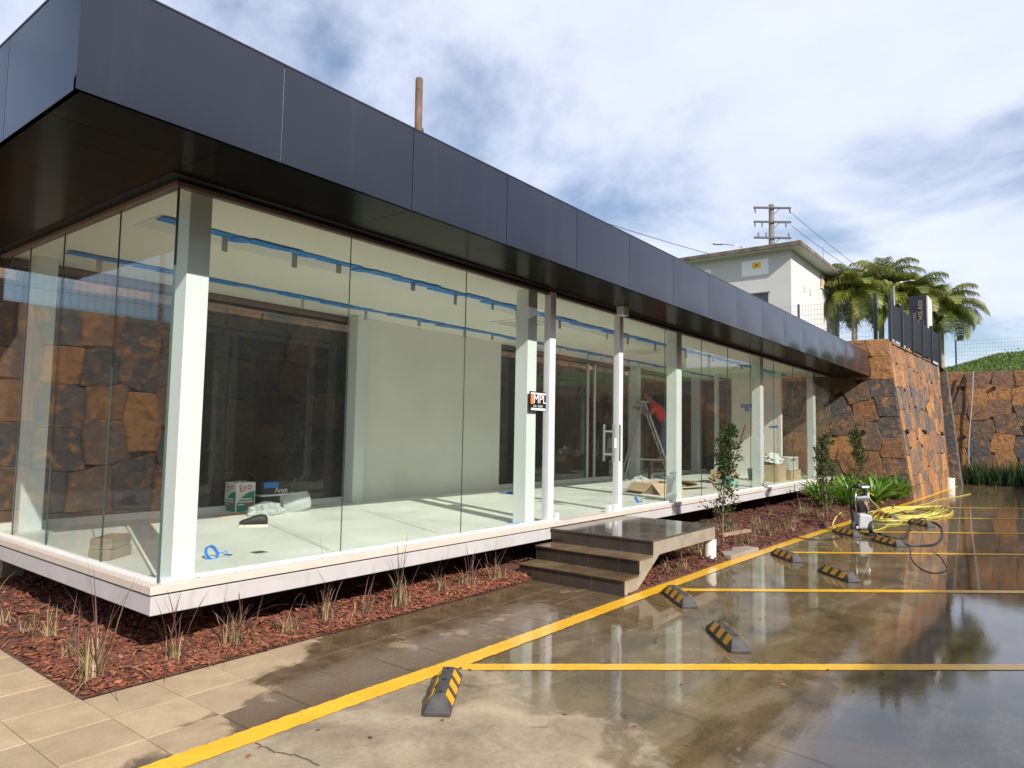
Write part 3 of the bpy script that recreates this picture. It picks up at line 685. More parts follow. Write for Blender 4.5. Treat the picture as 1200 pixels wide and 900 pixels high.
# ------------------------------------------------------------------ stone walls
def stone_wall(name, bl, br, tr, tl, thick, label, loc, rows=7, cw=.75, seed=1, dark=0., rec=-.004, holes=(), jitter=.22):
    """bl..tl: corners of the face seen from outside, left to right"""
    q = random.Random(seed); bl, br, tr, tl = map(Vector, (bl, br, tr, tl))
    nrm = (br - bl).cross(tl - bl).normalized()
    def P(u, v, d=0): return (bl.lerp(br, u)).lerp(tl.lerp(tr, u), v) + nrm * d
    L = (br - bl).length; H = (tl - bl).length
    b = MB()
    c = [P(0, 0, rec), P(1, 0, rec), P(1, 1, rec), P(0, 1, rec)]; k = [p - nrm * thick for p in c]
    b.mesh(c + k, [(0, 1, 2, 3), (7, 6, 5, 4), (0, 4, 5, 1), (1, 5, 6, 2), (2, 6, 7, 3), (3, 7, 4, 0)], 1)
    T = H / rows; nc = max(2, int(L / (T * cw / .8))); pts = []
    for i in range(nc):
        for j in range(rows):
            if q.random() < .05: continue
            off = (.5 if (i % 2) else 0) * .5
            pts.append(((i + .5 + q.uniform(-.27, .27)) * L / nc, (j + .5 + off - .12 + q.uniform(-.27, .27)) * T * rows / (rows + .0)))
    bh = T * .9
    def clip(poly, px, py, nx, ny, c0):
        o = []
        for i in range(len(poly)):
            A, B_ = poly[i], poly[(i + 1) % len(poly)]; da = (A[0] * nx + A[1] * ny) - c0; db = (B_[0] * nx + B_[1] * ny) - c0
            if da <= 0: o.append(A)
            if (da < 0 < db) or (db < 0 < da): t = da / (da - db); o.append((A[0] + (B_[0] - A[0]) * t, A[1] + (B_[1] - A[1]) * t))
        return o
    sq = 2.2           # flattened distance metric: edges lean toward level and upright
    for i, (px, py) in enumerate(pts):
        poly = [(0, 0), (L, 0), (L, H), (0, H)]
        near = sorted((x for x in pts if x != (px, py) and abs(x[0] - px) < 4 * T and abs(x[1] - py) < 4 * T), key=lambda x: (x[0] - px) ** 2 + (x[1] - py) ** 2)[:16]
        for ox, oy in near:
            dx, dy = ox - px, oy - py
            # snap the bisector's normal part of the way to the nearest axis
            nx, ny = dx, dy
            if abs(dx) > abs(dy): ny *= .42
            else: nx *= .42
            mx_, my_ = (px + ox) / 2, (py + oy) / 2
            poly = clip(poly, px, py, nx, ny, nx * mx_ + ny * my_)
            if len(poly) < 3: break
        if len(poly) < 3: continue
        cx = sum(x for x, _ in poly) / len(poly); cy = sum(y for _, y in poly) / len(poly)
        dense = []
        for k in range(len(poly)):
            A, B_ = poly[k], poly[(k + 1) % len(poly)]; ln = math.hypot(B_[0] - A[0], B_[1] - A[1]); m_ = max(1, int(ln / .13))
            for t in range(m_): dense.append((A[0] + (B_[0] - A[0]) * t / m_, A[1] + (B_[1] - A[1]) * t / m_))
        sd = seed * 7.3
        def wob(x, y):
            e = min(1, x / .05, (L - x) / .05, y / .05, (H - y) / .05); e = max(0, e)
            return (x + e * .030 * noise.noise(Vector((x * 4.5, y * 4.5, sd))), y + e * .030 * noise.noise(Vector((x * 4.5, y * 4.5, sd + 9))))
        dense = [wob(x, y) for x, y in dense]; m = len(dense)
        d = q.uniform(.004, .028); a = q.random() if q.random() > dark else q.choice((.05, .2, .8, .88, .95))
        def sh(x, y, w_): # pull a point w_ metres toward the stone's middle
            l_ = math.hypot(cx - x, cy - y) or 1; w_ = min(w_, l_ * .5); return x + (cx - x) / l_ * w_, y + (cy - y) / l_ * w_
        def PP(x, y, dd): return P(x / L, y / H, dd)
        r0 = [PP(*sh(x, y, .002), -.003) for x, y in dense]; r1 = [PP(*sh(x, y, .004), d * .7 + q.uniform(-.003, .003)) for x, y in dense]
        r2 = [PP(*sh(x, y, .016 + q.uniform(0, .012)), d + q.uniform(-.002, .002)) for x, y in dense]
        vs = r0 + r1 + r2 + [PP(cx, cy, d + q.uniform(-.004, .004))]
        fs = []
        for r in range(2): fs += [(r * m + k, r * m + (k + 1) % m, (r + 1) * m + (k + 1) % m, (r + 1) * m + k) for k in range(m)]
        fs += [(2 * m + k, 2 * m + (k + 1) % m, 3 * m) for k in range(m)]
        b.mesh(vs, fs, 0, a)
    for hu, hv in holes:
        p = P(hu, hv, .02); ax = nrm
        b.lathe([(.0, .05), (.06, .05), (.065, .0), (.075, .0), (.075, .06), (.07, .065), (.06, .062)], p, ax, 12, 2)
    o = b.build(name, [M['stone'], M['stone_joint'], M['black_plastic']], None, origin=loc)
    return tag(o, label, 'stone wall')
# rear wall behind the pavilion (seen through it and mirrored in it)
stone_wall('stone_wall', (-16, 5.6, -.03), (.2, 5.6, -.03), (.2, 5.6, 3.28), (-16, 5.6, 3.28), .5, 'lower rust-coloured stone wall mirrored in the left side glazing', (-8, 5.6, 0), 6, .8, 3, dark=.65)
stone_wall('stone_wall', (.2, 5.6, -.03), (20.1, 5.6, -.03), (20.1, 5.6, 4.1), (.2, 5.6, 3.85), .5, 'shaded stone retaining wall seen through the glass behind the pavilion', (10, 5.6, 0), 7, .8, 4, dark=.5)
# battered corner wall at the end of the pavilion: face toward the camera, then the long sunlit face
cw = thing('stone_wall', 'tall battered rust-brown stone wall that the roof end butts into', 'stone wall', (20.5, -1, 0))
w1 = stone_wall('wall_face', (20.1, 5.6, -.03), (20.1, -1.93, -.03), (20.1, -1.36, 4.62), (20.1, 5.6, 4.62), .4, None, (0, 0, 0), 8, .80, 9, holes=((.862, .41),), jitter=.3)
w2 = stone_wall('wall_face', (20.13, -1.94, -.03), (27.2, -2.12, -.03), (27.0, -1.88, 4.42), (20.13, -1.365, 4.62), .45, None, (0, 0, 0), 7, .52, 12, holes=((.06, .42), (.44, .43), (.88, .435)), rec=-.10)
for o in (w1, w2):
    del o['category']
    o.parent = cw; o.location = -cw.location
pl = MB(); pl.prism([(-2.42, -.03), (-1.5, -.03), (-1.5, 4.35), (-2.02, 4.35)], 28.1, 28.55, a=.95, ax=0)
o = pl.build('stone_pillar', M['stone'], None, origin=(28.3, -1.9, 0), bevel=.02); tag(o, 'narrow dark pilaster in the slot between the two stone walls', 'pillar')
stone_wall('stone_wall', (30.0, -1.2, -.03), (30.0, -22, -.03), (30.0, -22, 4.36), (30.0, -1.2, 4.40), .6, 'far stone wall with round boulders below the green hill', (30.2, -8, 0), 7, .85, 15, holes=((.056, .42), (.105, .85)), jitter=.35)
# ------------------------------------------------------------------ wheel stops
def wheel_stop():
    t = thing('wheel_stop', 'x', 'wheel stop', (0, 0, 0), 'rubber wheel stops in the parking bays')
    L, Wb, Wt, H = .34, .082, .038, .10
    sec = lambda x, wb, wt, h: [(x, -wb, 0), (x, -wb, .022), (x, -wt, h), (x, wt, h), (x, wb, .022), (x, wb, 0)]
    b = MB(); S4 = [sec(-L, Wb, Wb * .9, .024), sec(-L + .10, Wb, Wt, H), sec(L - .10, Wb, Wt, H), sec(L, Wb, Wb * .9, .024)]
    vs = [p for s in S4 for p in s]; fs = []
    for k in range(3):
        for i in range(5): fs.append((k * 6 + i, k * 6 + i + 1, (k + 1) * 6 + i + 1, (k + 1) * 6 + i))
    fs += [(0, 6, 12, 18, 23, 17, 11, 5)[::1], (5, 4, 3, 2, 1, 0), (18, 19, 20, 21, 22, 23)]
    for f in fs: b.mesh(vs, [f], 0)
    o = b.build('rubber_body', M['rubber_top'], t, bevel=.004)
    bm = bmesh.new(); bm.from_mesh(o.data); bmesh.ops.remove_doubles(bm, verts=bm.verts, dist=1e-5); bmesh.ops.recalc_face_normals(bm, faces=bm.faces); bm.to_mesh(o.data); bm.free()
    for sgn in (-1, 1):           # dark side plates and the slanted reflector patches on them
        n = Vector((0, sgn * (H - .022), Wb - Wt)).normalized(); v = Vector((0, -sgn * (Wb - Wt), H - .022))
        P0 = Vector((0, sgn * Wb, .022))
        for x in (-.175, 0, .175):
            b = MB()
            c = [P0 + v * .04 + Vector((x - .048, 0, 0)), P0 + v * .04 + Vector((x + .048, 0, 0)), P0 + v * .97 + Vector((x + .048 - .022, 0, 0)), P0 + v * .97 + Vector((x - .048 - .022, 0, 0))]
            top = [p + n * .004 for p in c]
            fcs = [(4, 5, 6, 7), (0, 1, 5, 4), (1, 2, 6, 5), (2, 3, 7, 6), (3, 0, 4, 7)]
            b.mesh(c + top, fcs if sgn < 0 else [f[::-1] for f in fcs])
            b.build('reflector', M['reflector'], t)
    b = MB()
    for x in (-.21, 0, .21): b.lathe([(.0, .0), (.016, .0), (.016, .003), (.010, .003), (.010, .0015), (0, .0015)], (x, 0, H), None, 12)
    b.build('bolt', M['black_plastic'], t)
    return t
ws0 = wheel_stop()
stops = [(.93, -1.93, 'wheel stop nearest the camera, pointing at the corner of the yellow lines'), (4.38, -1.98, 'wheel stop against the yellow edge line just past the steps'),
         (3.33, -2.88, 'wheel stop standing alone in the wet bay, second nearest the camera'), (7.72, -2.08, 'wheel stop by the mulch bed left of the pressure washer'),
         (6.84, -2.95, 'wheel stop in open wet concrete left of the thin cable'), (10.98, -2.16, 'wheel stop partly behind the pressure washer wheels'),
         (10.30, -2.92, 'wheel stop with the black hose lying over its right end'), (14.4, -2.20, 'farthest wheel stop, beside the heap of yellow hose'),
         (13.6, -2.96, 'wheel stop enclosed by the loop of black hose')]
for i, (x, y, lb) in enumerate(stops):
    o = ws0 if i == 0 else copy_tree(ws0)
    o.location = (x, y, .001); o.rotation_euler.z = R(41 + rng.uniform(-3, 3)) + (0 if i else R(-6)); o['label'] = 'black rubber ' + lb

# ------------------------------------------------------------------ planting
def blade(b, q, base, ang, length, lean, wd, m, segs=6, droop=1.0, a=None):
    d = Vector((math.cos(ang), math.sin(ang), 0)); s = Vector((-d.y, d.x, 0)); L = []
    a = q.random() if a is None else a
    for i in range(segs + 1):
        t = i / segs; th = lean * (.35 + t * droop)
        p = base + d * (length * t * math.sin(min(th, 2.2)) * .9) + Vector((0, 0, length * t * math.cos(min(th, 2.4))))
        ww = wd * (1 - t) ** .6 * (.7 + .3 * min(1, t * 4)); L.append((p - s * ww / 2, p + s * ww / 2))
    vs = [x for pr in L for x in pr]
    b.mesh(vs, [(2 * i, 2 * i + 1, 2 * i + 3, 2 * i + 2) for i in range(segs)], m, a)
def tuft(seed, n, h, spread, name='grass_tuft', wd=.009, mats=('blade_green', 'blade_straw', 'blade_purple'), mixp=(.35, .35)):
    q = random.Random(seed); b = MB()
    for _ in range(n):
        an = q.uniform(0, 6.283); r = abs(q.gauss(0, spread)); base = Vector((r * math.cos(an), r * math.sin(an), -.01))
        k = q.random(); m = 0 if k < mixp[0] else (1 if k < sum(mixp) else 2)
        ln = h * q.uniform(.35, .75) if m < 2 else h * q.uniform(.55, 1.15)
        if m == 1: ln *= .7
        blade(b, q, base, q.uniform(0, 6.283), ln, abs(q.gauss(.0, .68)) + .06, wd * q.uniform(.6, 1.4), m)
    for _ in range(n // 2):          # pale sheaths at the foot
        an = q.uniform(0, 6.283); r = abs(q.gauss(0, spread * .8))
        blade(b, q, Vector((r * math.cos(an), r * math.sin(an), -.01)), q.uniform(0, 6.28), h * q.uniform(.15, .3), q.uniform(0, .25), wd * 1.5, 1, 3)
    return b.build(name, [M[k] for k in mats])
front = [(-.44, -.12, .66, 60, 'big purple fountain grass tuft at the outer corner of the mulch bed'), (.06, -.15, .48, 36, 'spiky grass tuft just right of the slab corner'),
         (.52, -.14, .62, 44, 'tall purple grass tuft second from the slab corner on the front bed'), (1.01, -.12, .46, 24, 'thin grass tuft third from the slab corner on the front bed'),
         (1.42, -.06, .66, 46, 'tall reddish grass tuft below the first glass joint'), (1.77, -.15, .42, 28, 'low greenish grass tuft between two taller tufts of the front bed'),
         (2.20, -.16, .66, 46, 'tall reddish grass tuft at the middle of the front bed'), (2.80, -.09, .46, 30, 'thin grass tuft below the second glass joint'),
         (3.22, -.12, .42, 28, 'upright straw-green grass tuft second from the steps'), (3.66, -.14, .55, 46, 'bushy grass tuft nearest to the entrance steps'),
         (-.36, .50, .40, 26, 'pale small grass tuft behind the big corner tuft'), (-.34, .95, .50, 32, 'green grass tuft midway along the left side bed'),
         (-.32, 1.42, .32, 22, 'short grass tuft in the left side bed under the glass'), (-.36, 1.86, .36, 24, 'short yellowish grass tuft near the left picture edge'),
         (-.28, 2.5, .52, 40, 'grass tuft at the left picture edge beside the pier')]
for i, (x, y, h, n, lb) in enumerate(front):
    o = tuft(100 + i, int(n * 1.05), h * 1.08, .035 + .0005 * n, wd=.0095, mixp=(.17, .50)); o.location = (x, y, bed_height(x, y)); tag(o, lb, 'grass', 'ornamental grass tufts in the front bed')
protos = [tuft(200 + i, 38, .46, .06, wd=.011, mixp=(.16, .55)) for i in range(4)]
q = random.Random(33)
for i in range(64):
    for _ in range(50):
        x = 4.9 + 13.5 * q.random() ** .85; y = q.uniform(-1.42 - max(0, x - 6) * .028, -.35)
        if x < 6.7 and y > -1.5 and not (x > 5.2 and y < -.9): continue
        break
    o = protos[i % 4] if i < 4 else protos[i % 4].copy()
    if i >= 4: COL.objects.link(o)
    o.location = (x, y, bed_height(x, y)); o.rotation_euler.z = q.uniform(0, 6.28); s = q.uniform(.65, 1.15); o.scale = (s, s, s * q.uniform(.85, 1.1))
    tag(o, 'small wispy dry grass tuft in the dark red mulch beyond the steps', 'grass', 'small dry grass tufts in the bed beyond the steps')

def leafquad(b, p, d, l, wd, m, a, q):
    d = d.normalized(); s = d.cross(Vector((q.uniform(-1, 1), q.uniform(-1, 1), q.uniform(-.3, 1)))).normalized() * wd / 2; n = d.cross(s).normalized() * wd * .18
    b.mesh([p, p + d * l * .45 + s - n, p + d * l, p + d * l * .45 - s - n, p + d * l * .5 + n * .5], [(0, 1, 4), (1, 2, 4), (2, 3, 4), (3, 0, 4)], m, a)
def sapling(loc, h, seed, label, curl):
    q = random.Random(seed); t = thing('young_tree', label, 'young tree', loc, 'twisted young conifers in the mulch bed'); L = Vector(loc)
    b = MB(); spine = []
    for i in range(15):
        s = i / 14; spine.append(L + Vector((.05 * math.sin(s * 5 + seed) + curl * max(0, s - .6) ** 2 * 1.2, .04 * math.cos(s * 4 + seed), s * h - .02)))
    b.tube(spine, [.020 * (1 - .8 * i / 14) for i in range(15)], 7)
    f = MB(); twigs = []
    for k in range(34):
        s = .14 + .84 * k / 33; p = spine[min(13, int(s * 14))].lerp(spine[min(14, int(s * 14) + 1)], s * 14 % 1)
        an = k * 2.4 + q.uniform(-.5, .5); ln = (.27 if s < .55 else .20) * q.uniform(.5, 1.35) * (1.1 - .45 * s)
        if k in (20, 24): ln *= 1.8
        d = Vector((math.cos(an), math.sin(an), q.uniform(.1, .9))).normalized(); e = p + d * ln
        b.tube([p, p.lerp(e, .5) + Vector((0, 0, .01)), e], [.006, .004, .002], 5); dense = s > .5
        for _ in range(52 if dense else 26):
            u = q.random() ** .7; c = p.lerp(e, u) + Vector((q.gauss(0, .03), q.gauss(0, .03), q.gauss(0, .035)))
            dd = d * .5 + Vector((q.gauss(0, .6), q.gauss(0, .6), q.gauss(.35, .5)))
            leafquad(f, c, dd, q.uniform(.045, .085), q.uniform(.02, .034), 0 if (dense or q.random() < .35) else 1, q.random(), q)
    b.build('trunk', M['bark'], t, smooth=True); f.build('foliage', [M['leaf_dark'], M['leaf_olive']], t); return t
sapling((8.12, -1.05, .03), 1.80, 5, 'young conifer with a twisted dark top standing alone before the middle columns', .9)
sapling((12.74, -1.37, .03), 1.70, 9, 'thin young conifer in front of the last white column', .7)
sapling((17.9, -.95, .03), 1.88, 14, 'young conifer growing close against the stone wall corner', -.6)
def leafy(seed):
    q = random.Random(seed); b = MB()
    for k in range(46):
        an = q.uniform(0, 6.28); r = .05 * q.random(); base = Vector((r * math.cos(an), r * math.sin(an), 0)); L = q.uniform(.35, .75); lean = q.uniform(.25, 1.05); wd = q.uniform(.055, .10)
        d = Vector((math.cos(an), math.sin(an), 0)); s = Vector((-d.y, d.x, 0)); pr = []
        for i in range(7):
            t = i / 6; th = lean * (.3 + 1.1 * t)
            p = base + d * (L * t * math.sin(th)) + Vector((0, 0, L * t * math.cos(th * .8)))
            ww = wd * math.sin(math.pi * min(.98, .12 + .86 * t)) ** .8 * (.25 if t < .3 else 1)
            pr += [p - s * ww / 2, p - Vector((0, 0, ww * .18)), p + s * ww / 2]
        fs = []
        for i in range(6): fs += [(3 * i, 3 * i + 1, 3 * i + 4, 3 * i + 3), (3 * i + 1, 3 * i + 2, 3 * i + 5, 3 * i + 4)]
        b.mesh(pr, fs, 0, q.random())
    return b.build('leafy_plant', M['leaf_bright'])
lp = [leafy(300 + i) for i in range(3)]; q = random.Random(8)
spots = [(15.0, -.75), (15.8, -1.15), (16.2, -.35), (16.9, -1.0), (17.3, -1.5), (17.6, -.3), (18.3, -1.55), (18.5, -.8), (18.9, -1.25), (19.2, -.45), (19.45, -1.7), (19.6, -1.1), (18.9, -1.75)]
for i, (x, y) in enumerate(spots):
    o = lp[i] if i < 3 else lp[i % 3].copy()
    if i >= 3: COL.objects.link(o)
    o.location = (x, y, .02); o.rotation_euler.z = q.uniform(0, 6.28); s = q.uniform(.95, 1.3); o.scale = (s, s, s)
    tag(o, 'bright broad-leaved plant in the bank below the stone wall', 'plant', 'broad-leaved plants below the stone wall')
def strap(seed):
    q = random.Random(seed); b = MB()
    for _ in range(90):
        an = q.uniform(0, 6.28); r = .22 * q.random() ** .5
        blade(b, q, Vector((r * math.cos(an), r * math.sin(an), 0)), q.uniform(0, 6.28), q.uniform(.6, 1.15), abs(q.gauss(0, .35)), q.uniform(.02, .035), 0, 5)
    return b.build('strap_leaf_plant', M['strap_dark'])
sp = [strap(400 + i) for i in range(3)]
for i in range(26):
    o = sp[i] if i < 3 else sp[i % 3].copy()
    if i >= 3: COL.objects.link(o)
    o.location = (29.25 + .35 * (i % 2), -2.35 - .26 * i, 0); o.rotation_euler.z = q.uniform(0, 6.28); o.scale = (1, 1, q.uniform(.85, 1.12))
    tag(o, 'dark strap-leaved plant in the row at the foot of the far wall', 'plant', 'strap-leaved plants along the far wall')
g = MB(); g.face([(28.9, -2.3, .012), (29.95, -2.3, .012), (29.95, -12, .012), (28.9, -12, .012)]); tag(g.build('far_bed_soil', M['soil']), kind='structure')
# palms behind the terrace edge
def palm(loc, h, seed, label, rad):
    q = random.Random(seed); L = Vector(loc); t = thing('palm_tree', label, 'palm tree', loc, 'palm trees behind the stone wall')
    b = MB(); b.tube([L + Vector((.05 * math.sin(i), 0, h * i / 8)) for i in range(9)], [.17, .15, .14, .135, .13, .13, .125, .12, .12], 12); b.build('trunk', M['palm_trunk'], t, smooth=True)
    b = MB(); b.tube([L + Vector((.05 * math.sin(8), 0, h + .9 * i / 5)) for i in range(6)], [.12, .15, .145, .12, .09, .05], 12); b.build('crownshaft', M['palm_shaft'], t, smooth=True)
    f = MB(); C0 = L + Vector((.05, 0, h + .75))
    nf = 30
    for k in range(nf):
        an = k * 2.399 + q.uniform(-.2, .2); el = 1.4 - 1.75 * (k / nf) + q.uniform(-.1, .1); ln = rad * q.uniform(.9, 1.12)
        d = Vector((math.cos(an), math.sin(an), 0)); pts = []; p = C0.copy(); th = el
        for i in range(13):
            pts.append(p.copy()); p = p + (d * math.cos(th) + Vector((0, 0, math.sin(th)))) * ln / 12; th -= .09 + .012 * i
        f.tube(pts, [.022 * (1 - .8 * i / 12) for i in range(13)], 5, 0, .5)
        s = Vector((-d.y, d.x, 0)); tint = q.random()
        for i in range(1, 66):
            u = .10 + .90 * (i + q.uniform(-.4, .4)) / 66; kx = u * 12; p = pts[min(11, int(kx))].lerp(pts[min(12, int(kx) + 1)], kx % 1)
            tg = (pts[min(12, int(kx) + 1)] - pts[min(11, int(kx))]).normalized(); ll = .86 * math.sin(math.pi * min(.97, .1 + .86 * u)) ** .6 * q.uniform(.65, 1.15) * rad / 2.3
            for sg in (-1, 1):
                e1 = p + (s * sg * .75 + tg * .45 + Vector((0, 0, .12))).normalized() * ll * .5; e2 = e1 + (s * sg * .45 + tg * .4 + Vector((0, 0, -.75 - .5 * q.random()))).normalized() * ll * .6
                wv = tg * .017
                f.mesh([p - wv, p + wv, e1 + wv, e1 - wv, e2], [(0, 1, 2, 3), (3, 2, 4)], 0, min(1, max(0, .25 + .6 * tint + q.uniform(-.2, .2))))
    f.build('crown', M['palm_leaf'], t); return t
palm((33.7, 2.25, 4.4), 3.5, 3, 'palm tree nearest the white house with a pale green trunk', 2.2)
palm((36.4, 1.55, 4.4), 4.2, 8, 'middle palm tree, crown rising behind the dark totem', 2.4)
palm((35.6, .25, 4.4), 3.3, 29, 'palm tree whose crown hangs right beside the totem', 2.2)
palm((37.0, -.95, 4.4), 2.9, 17, 'rightmost palm tree with yellowing drooping fronds', 2.15)
palm((39.8, 4.4, 4.4), 4.6, 25, 'tall palm tree mostly hidden behind the house corner', 2.5)
# a small bushy tree on the skyline of the hill
t = thing('distant_tree', 'small dark bushy tree on the skyline above the grass hill', 'tree', (62, -4.6, 5))
b = MB(); b.tube([(62, -4.6, 5), (62, -4.5, 6), (62.1, -4.6, 7.2)], [.12, .09, .05], 7); b.build('trunk', M['bark'], t)
b = MB(); q = random.Random(2)
for _ in range(1500):
    v = Vector((q.gauss(0, 1.0), q.gauss(0, 1.35), q.gauss(0, .42))); leafquad(b, Vector((62, -4.6, 7.3)) + v, Vector((q.gauss(0, 1), q.gauss(0, 1), q.gauss(0, 1))), .2, .12, 0, q.random(), q)
b.build('crown', M['leaf_far'], t)

# ------------------------------------------------------------------ fences, totem, house, poles
def mesh_fence(name, P0, P1, z0, z1, h, label, mat, step=.1, hs=7, posts=3.0, r=.0035, pr=.03):
    t = thing(name, label, 'fence', (P0[0], P0[1], z0)); P0, P1 = Vector(P0), Vector(P1); d = P1 - P0; L = d.length; d.normalize()
    b = MB(); n = int(L / step); nn = Vector((-d.y, d.x))
    def Q(s, zf): p = P0 + d * s; return Vector((p.x, p.y, z0 + (z1 - z0) * s / L + zf))
    for i in range(n + 1): b.tube([Q(i * L / n, .04), Q(i * L / n, h)], r, 4, cap=False)
    for k in range(hs + 1): b.tube([Q(0, .06 + (h - .08) * k / hs), Q(L, .06 + (h - .08) * k / hs)], r * 1.15, 4, cap=False)
    b.build('wire_panel', M[mat], t)
    m = max(1, round(L / posts))
    for i in range(m + 1):
        p = Q(i * L / m, 0); b = MB(); b.box(p.x - pr, p.x + pr, p.y - pr, p.y + pr, p.z - .02, p.z + h + .04); b.build('post', M[mat], t)
    return t
mesh_fence('mesh_fence', (.3, 5.75), (20.3, 5.75), 3.85, 4.1, 1.35, 'welded mesh fence on the shaded rear stone wall', 'wire', .11, 6, 2.5)
mesh_fence('mesh_fence', (-16, 5.75), (.1, 5.75), 3.26, 3.26, 1.3, 'welded mesh fence on the lower wall mirrored in the side glazing', 'wire', .11, 6, 2.5)
mesh_fence('mesh_fence', (20.45, -1.0), (20.45, 5.6), 4.55, 4.55, 1.35, 'light mesh fence above the roof end in front of the white house', 'wire', .09, 8, 2.2, .003)
mesh_fence('mesh_fence', (30.2, -2.15), (30.2, -20), 4.42, 4.42, 1.25, 'fine wire fence along the top of the far wall before the hill', 'wire_blue', .10, 8, 3.2, .003)
ft = thing('panel_fence', 'charcoal panel fence on top of the sunlit battered wall', 'fence', (20.3, -1.3, 4.6))
A, B = Vector((20.25, -1.42, 4.60)), Vector((27.0, -1.93, 4.40)); d = (B - A)
for i in range(6):
    p = A + d * (i / 5); hh = 1.25 if i else 1.38
    b = MB(); b.box(p.x - .045, p.x + .045, p.y - .045, p.y + .045, p.z - .05, p.z + hh); b.build('post', M['fence_dark'], ft, bevel=.006)
    if i < 5:
        p2 = A + d * ((i + 1) / 5); b = MB(); e = (p2 - p); n = 34
        for z in (.08, 1.10): b.tube([p + e * .05 + Vector((0, 0, z)), p + e * .95 + Vector((0, 0, z))], .02, 6)
        for k in range(1, n): s = p + e * (.05 + .9 * k / n); b.box(s.x - .011, s.x + .011, s.y - .012, s.y + .012, s.z + .08, s.z + 1.10)
        b.build('fence_panel', M['fence_dark'], ft)
b = MB(); b.box(20.4 - .05, 20.4 + .05, -1.06, -.96, 4.55, 6.05); o = b.build('fence_post', M['fence_dark'], None, origin=(20.4, -1, 4.55), bevel=.006); tag(o, 'tall charcoal post at the corner of the stone wall top', 'post')

def text_mesh(name, body, mat, size, M4, parent, extrude=.002, align='CENTER', space=1.0):
    cu_ = bpy.data.curves.new(name, 'FONT'); cu_.body = body; cu_.size = size; cu_.extrude = extrude; cu_.align_x = align; cu_.align_y = 'CENTER'; cu_.space_character = space
    tmp = bpy.data.objects.new('tmp', cu_); COL.objects.link(tmp); dg = bpy.context.evaluated_depsgraph_get(); dg.update()
    me = bpy.data.meshes.new_from_object(tmp.evaluated_get(dg)); bpy.data.objects.remove(tmp)
    o0 = Vector((0, 0, 0)); p = parent
    while p is not None: o0 += p.location; p = p.parent
    me.transform(Matrix.Translation(-o0) @ M4); me.materials.clear(); me.materials.append(mat)
    o = bpy.data.objects.new(name, me); COL.objects.link(o); o.parent = parent; return o
def face_mat(origin, right, up):
    r_, u_ = Vector(right).normalized(), Vector(up).normalized(); n_ = r_.cross(u_)
    return Matrix(((r_.x, u_.x, n_.x, origin[0]), (r_.y, u_.y, n_.y, origin[1]), (r_.z, u_.z, n_.z, origin[2]), (0, 0, 0, 1)))
tt = thing('totem_sign', 'dark upright totem sign with vertical lettering and a pale side coloured as sunlit', 'sign', (27.4, -1.3, 4.4))
b = MB(); b.box(27.0, 27.5, -1.55, -.99, 4.4, 7.05); b.build('panel', M['totem_dark'], tt, bevel=.01)
b = MB(); b.box(27.015, 28.1, -1.60, -1.552, 4.4, 7.03); b.build('lit_side_panel', M['totem_lit'], tt, bevel=.004)
text_mesh('lettering', 'SHIS.ADI', M['gold'], .20, face_mat((26.995, -1.36, 6.46), (0, 0, 1), (0, 1, 0)), tt, .004, space=1.1)
text_mesh('lettering', 'LIMA', M['gold'], .11, face_mat((26.995, -1.18, 6.25), (0, 0, 1), (0, 1, 0)), tt, .003, space=1.6)

hs = thing('white_house', 'white two-storey house with a flat weathered roof slab behind the pavilion', 'house', (30.8, 5.5, 4.4))
HX, HY, HX2, HY2, HZ = 27.2, 3.33, 34.5, 8.3, 9.56
b = MB(); b.box(HX, HX2, HY, HY2, 4.3, HZ); b.build('wall', M['house_wall'], hs)
b = MB(); b.box(HX - .55, HX2 + .8, HY - .55, HY2 + .6, HZ + .001, HZ + .19); rf = b.build('roof', M['house_roof'], hs, bevel=.02)
b = MB(); b.box(HX - .52, HX2 + .77, HY - .52, HY2 + .57, HZ - .014, HZ); b.build('eave_soffit', M['house_wall'], rf)
def window(x0, x1, y0, y1, z0, z1, mat='window_dark', nm='window', fr=True):
    b = MB(); b.box(x0, x1, y0, y1, z0, z1); o = b.build(nm, M[mat], hs); return o
w_ = window(HX - .02, HX - .002, 4.25, 5.4, 8.62, 9.30, 'white_paint', 'sign_board')
window(HX - .03, HX - .021, 4.58, 4.93, 8.93, 9.19, 'yellow_ink', 'emblem')
b = MB(); b.mesh([(HX - .034, 4.755, 9.00), (HX - .034, 4.84, 9.06), (HX - .034, 4.755, 9.12), (HX - .034, 4.67, 9.06)], [(0, 1, 2, 3)]); b.mesh([(HX - .0305, 4.755, 9.00), (HX - .0305, 4.84, 9.06), (HX - .0305, 4.755, 9.12), (HX - .0305, 4.67, 9.06)], [(3, 2, 1, 0)]); b.build('emblem_mark', M['red_ink'], hs)
window(HX - .02, HX - .002, 6.8, 7.3, 8.4, 9.15, 'white_paint', 'sign_board')
o = window(HX - .03, HX - .002, 4.27, 4.95, 6.6, 7.80)
b = MB(); b.box(HX - .06, HX - .031, 4.20, 5.02, 7.80, 7.86); b.build('frame', M['house_roof'], o)
o = window(31.9, 33.0, HY - .03, HY - .002, 8.82, 9.38)
b = MB(); b.box(31.9, 32.45, HY - .05, HY - .031, 8.82, 9.38); b.build('curtain', M['cardboard'], o)
b = MB(); b.box(31.82, 33.08, HY - .06, HY - .002, 8.74, 8.815); b.build('sill', M['house_wall'], o)
window(29.1, 29.3, HY - .03, HY - .002, 8.1, 8.35, 'tag_grey', 'vent'); window(30.0, 30.2, HY - .03, HY - .002, 8.1, 8.35, 'tag_grey', 'vent')
b = MB(); b.tube([(33.2, 3.5, HZ + .19), (33.2, 3.5, HZ + 1.5)], .012, 5); b.build('antenna', M['wire'], rf)

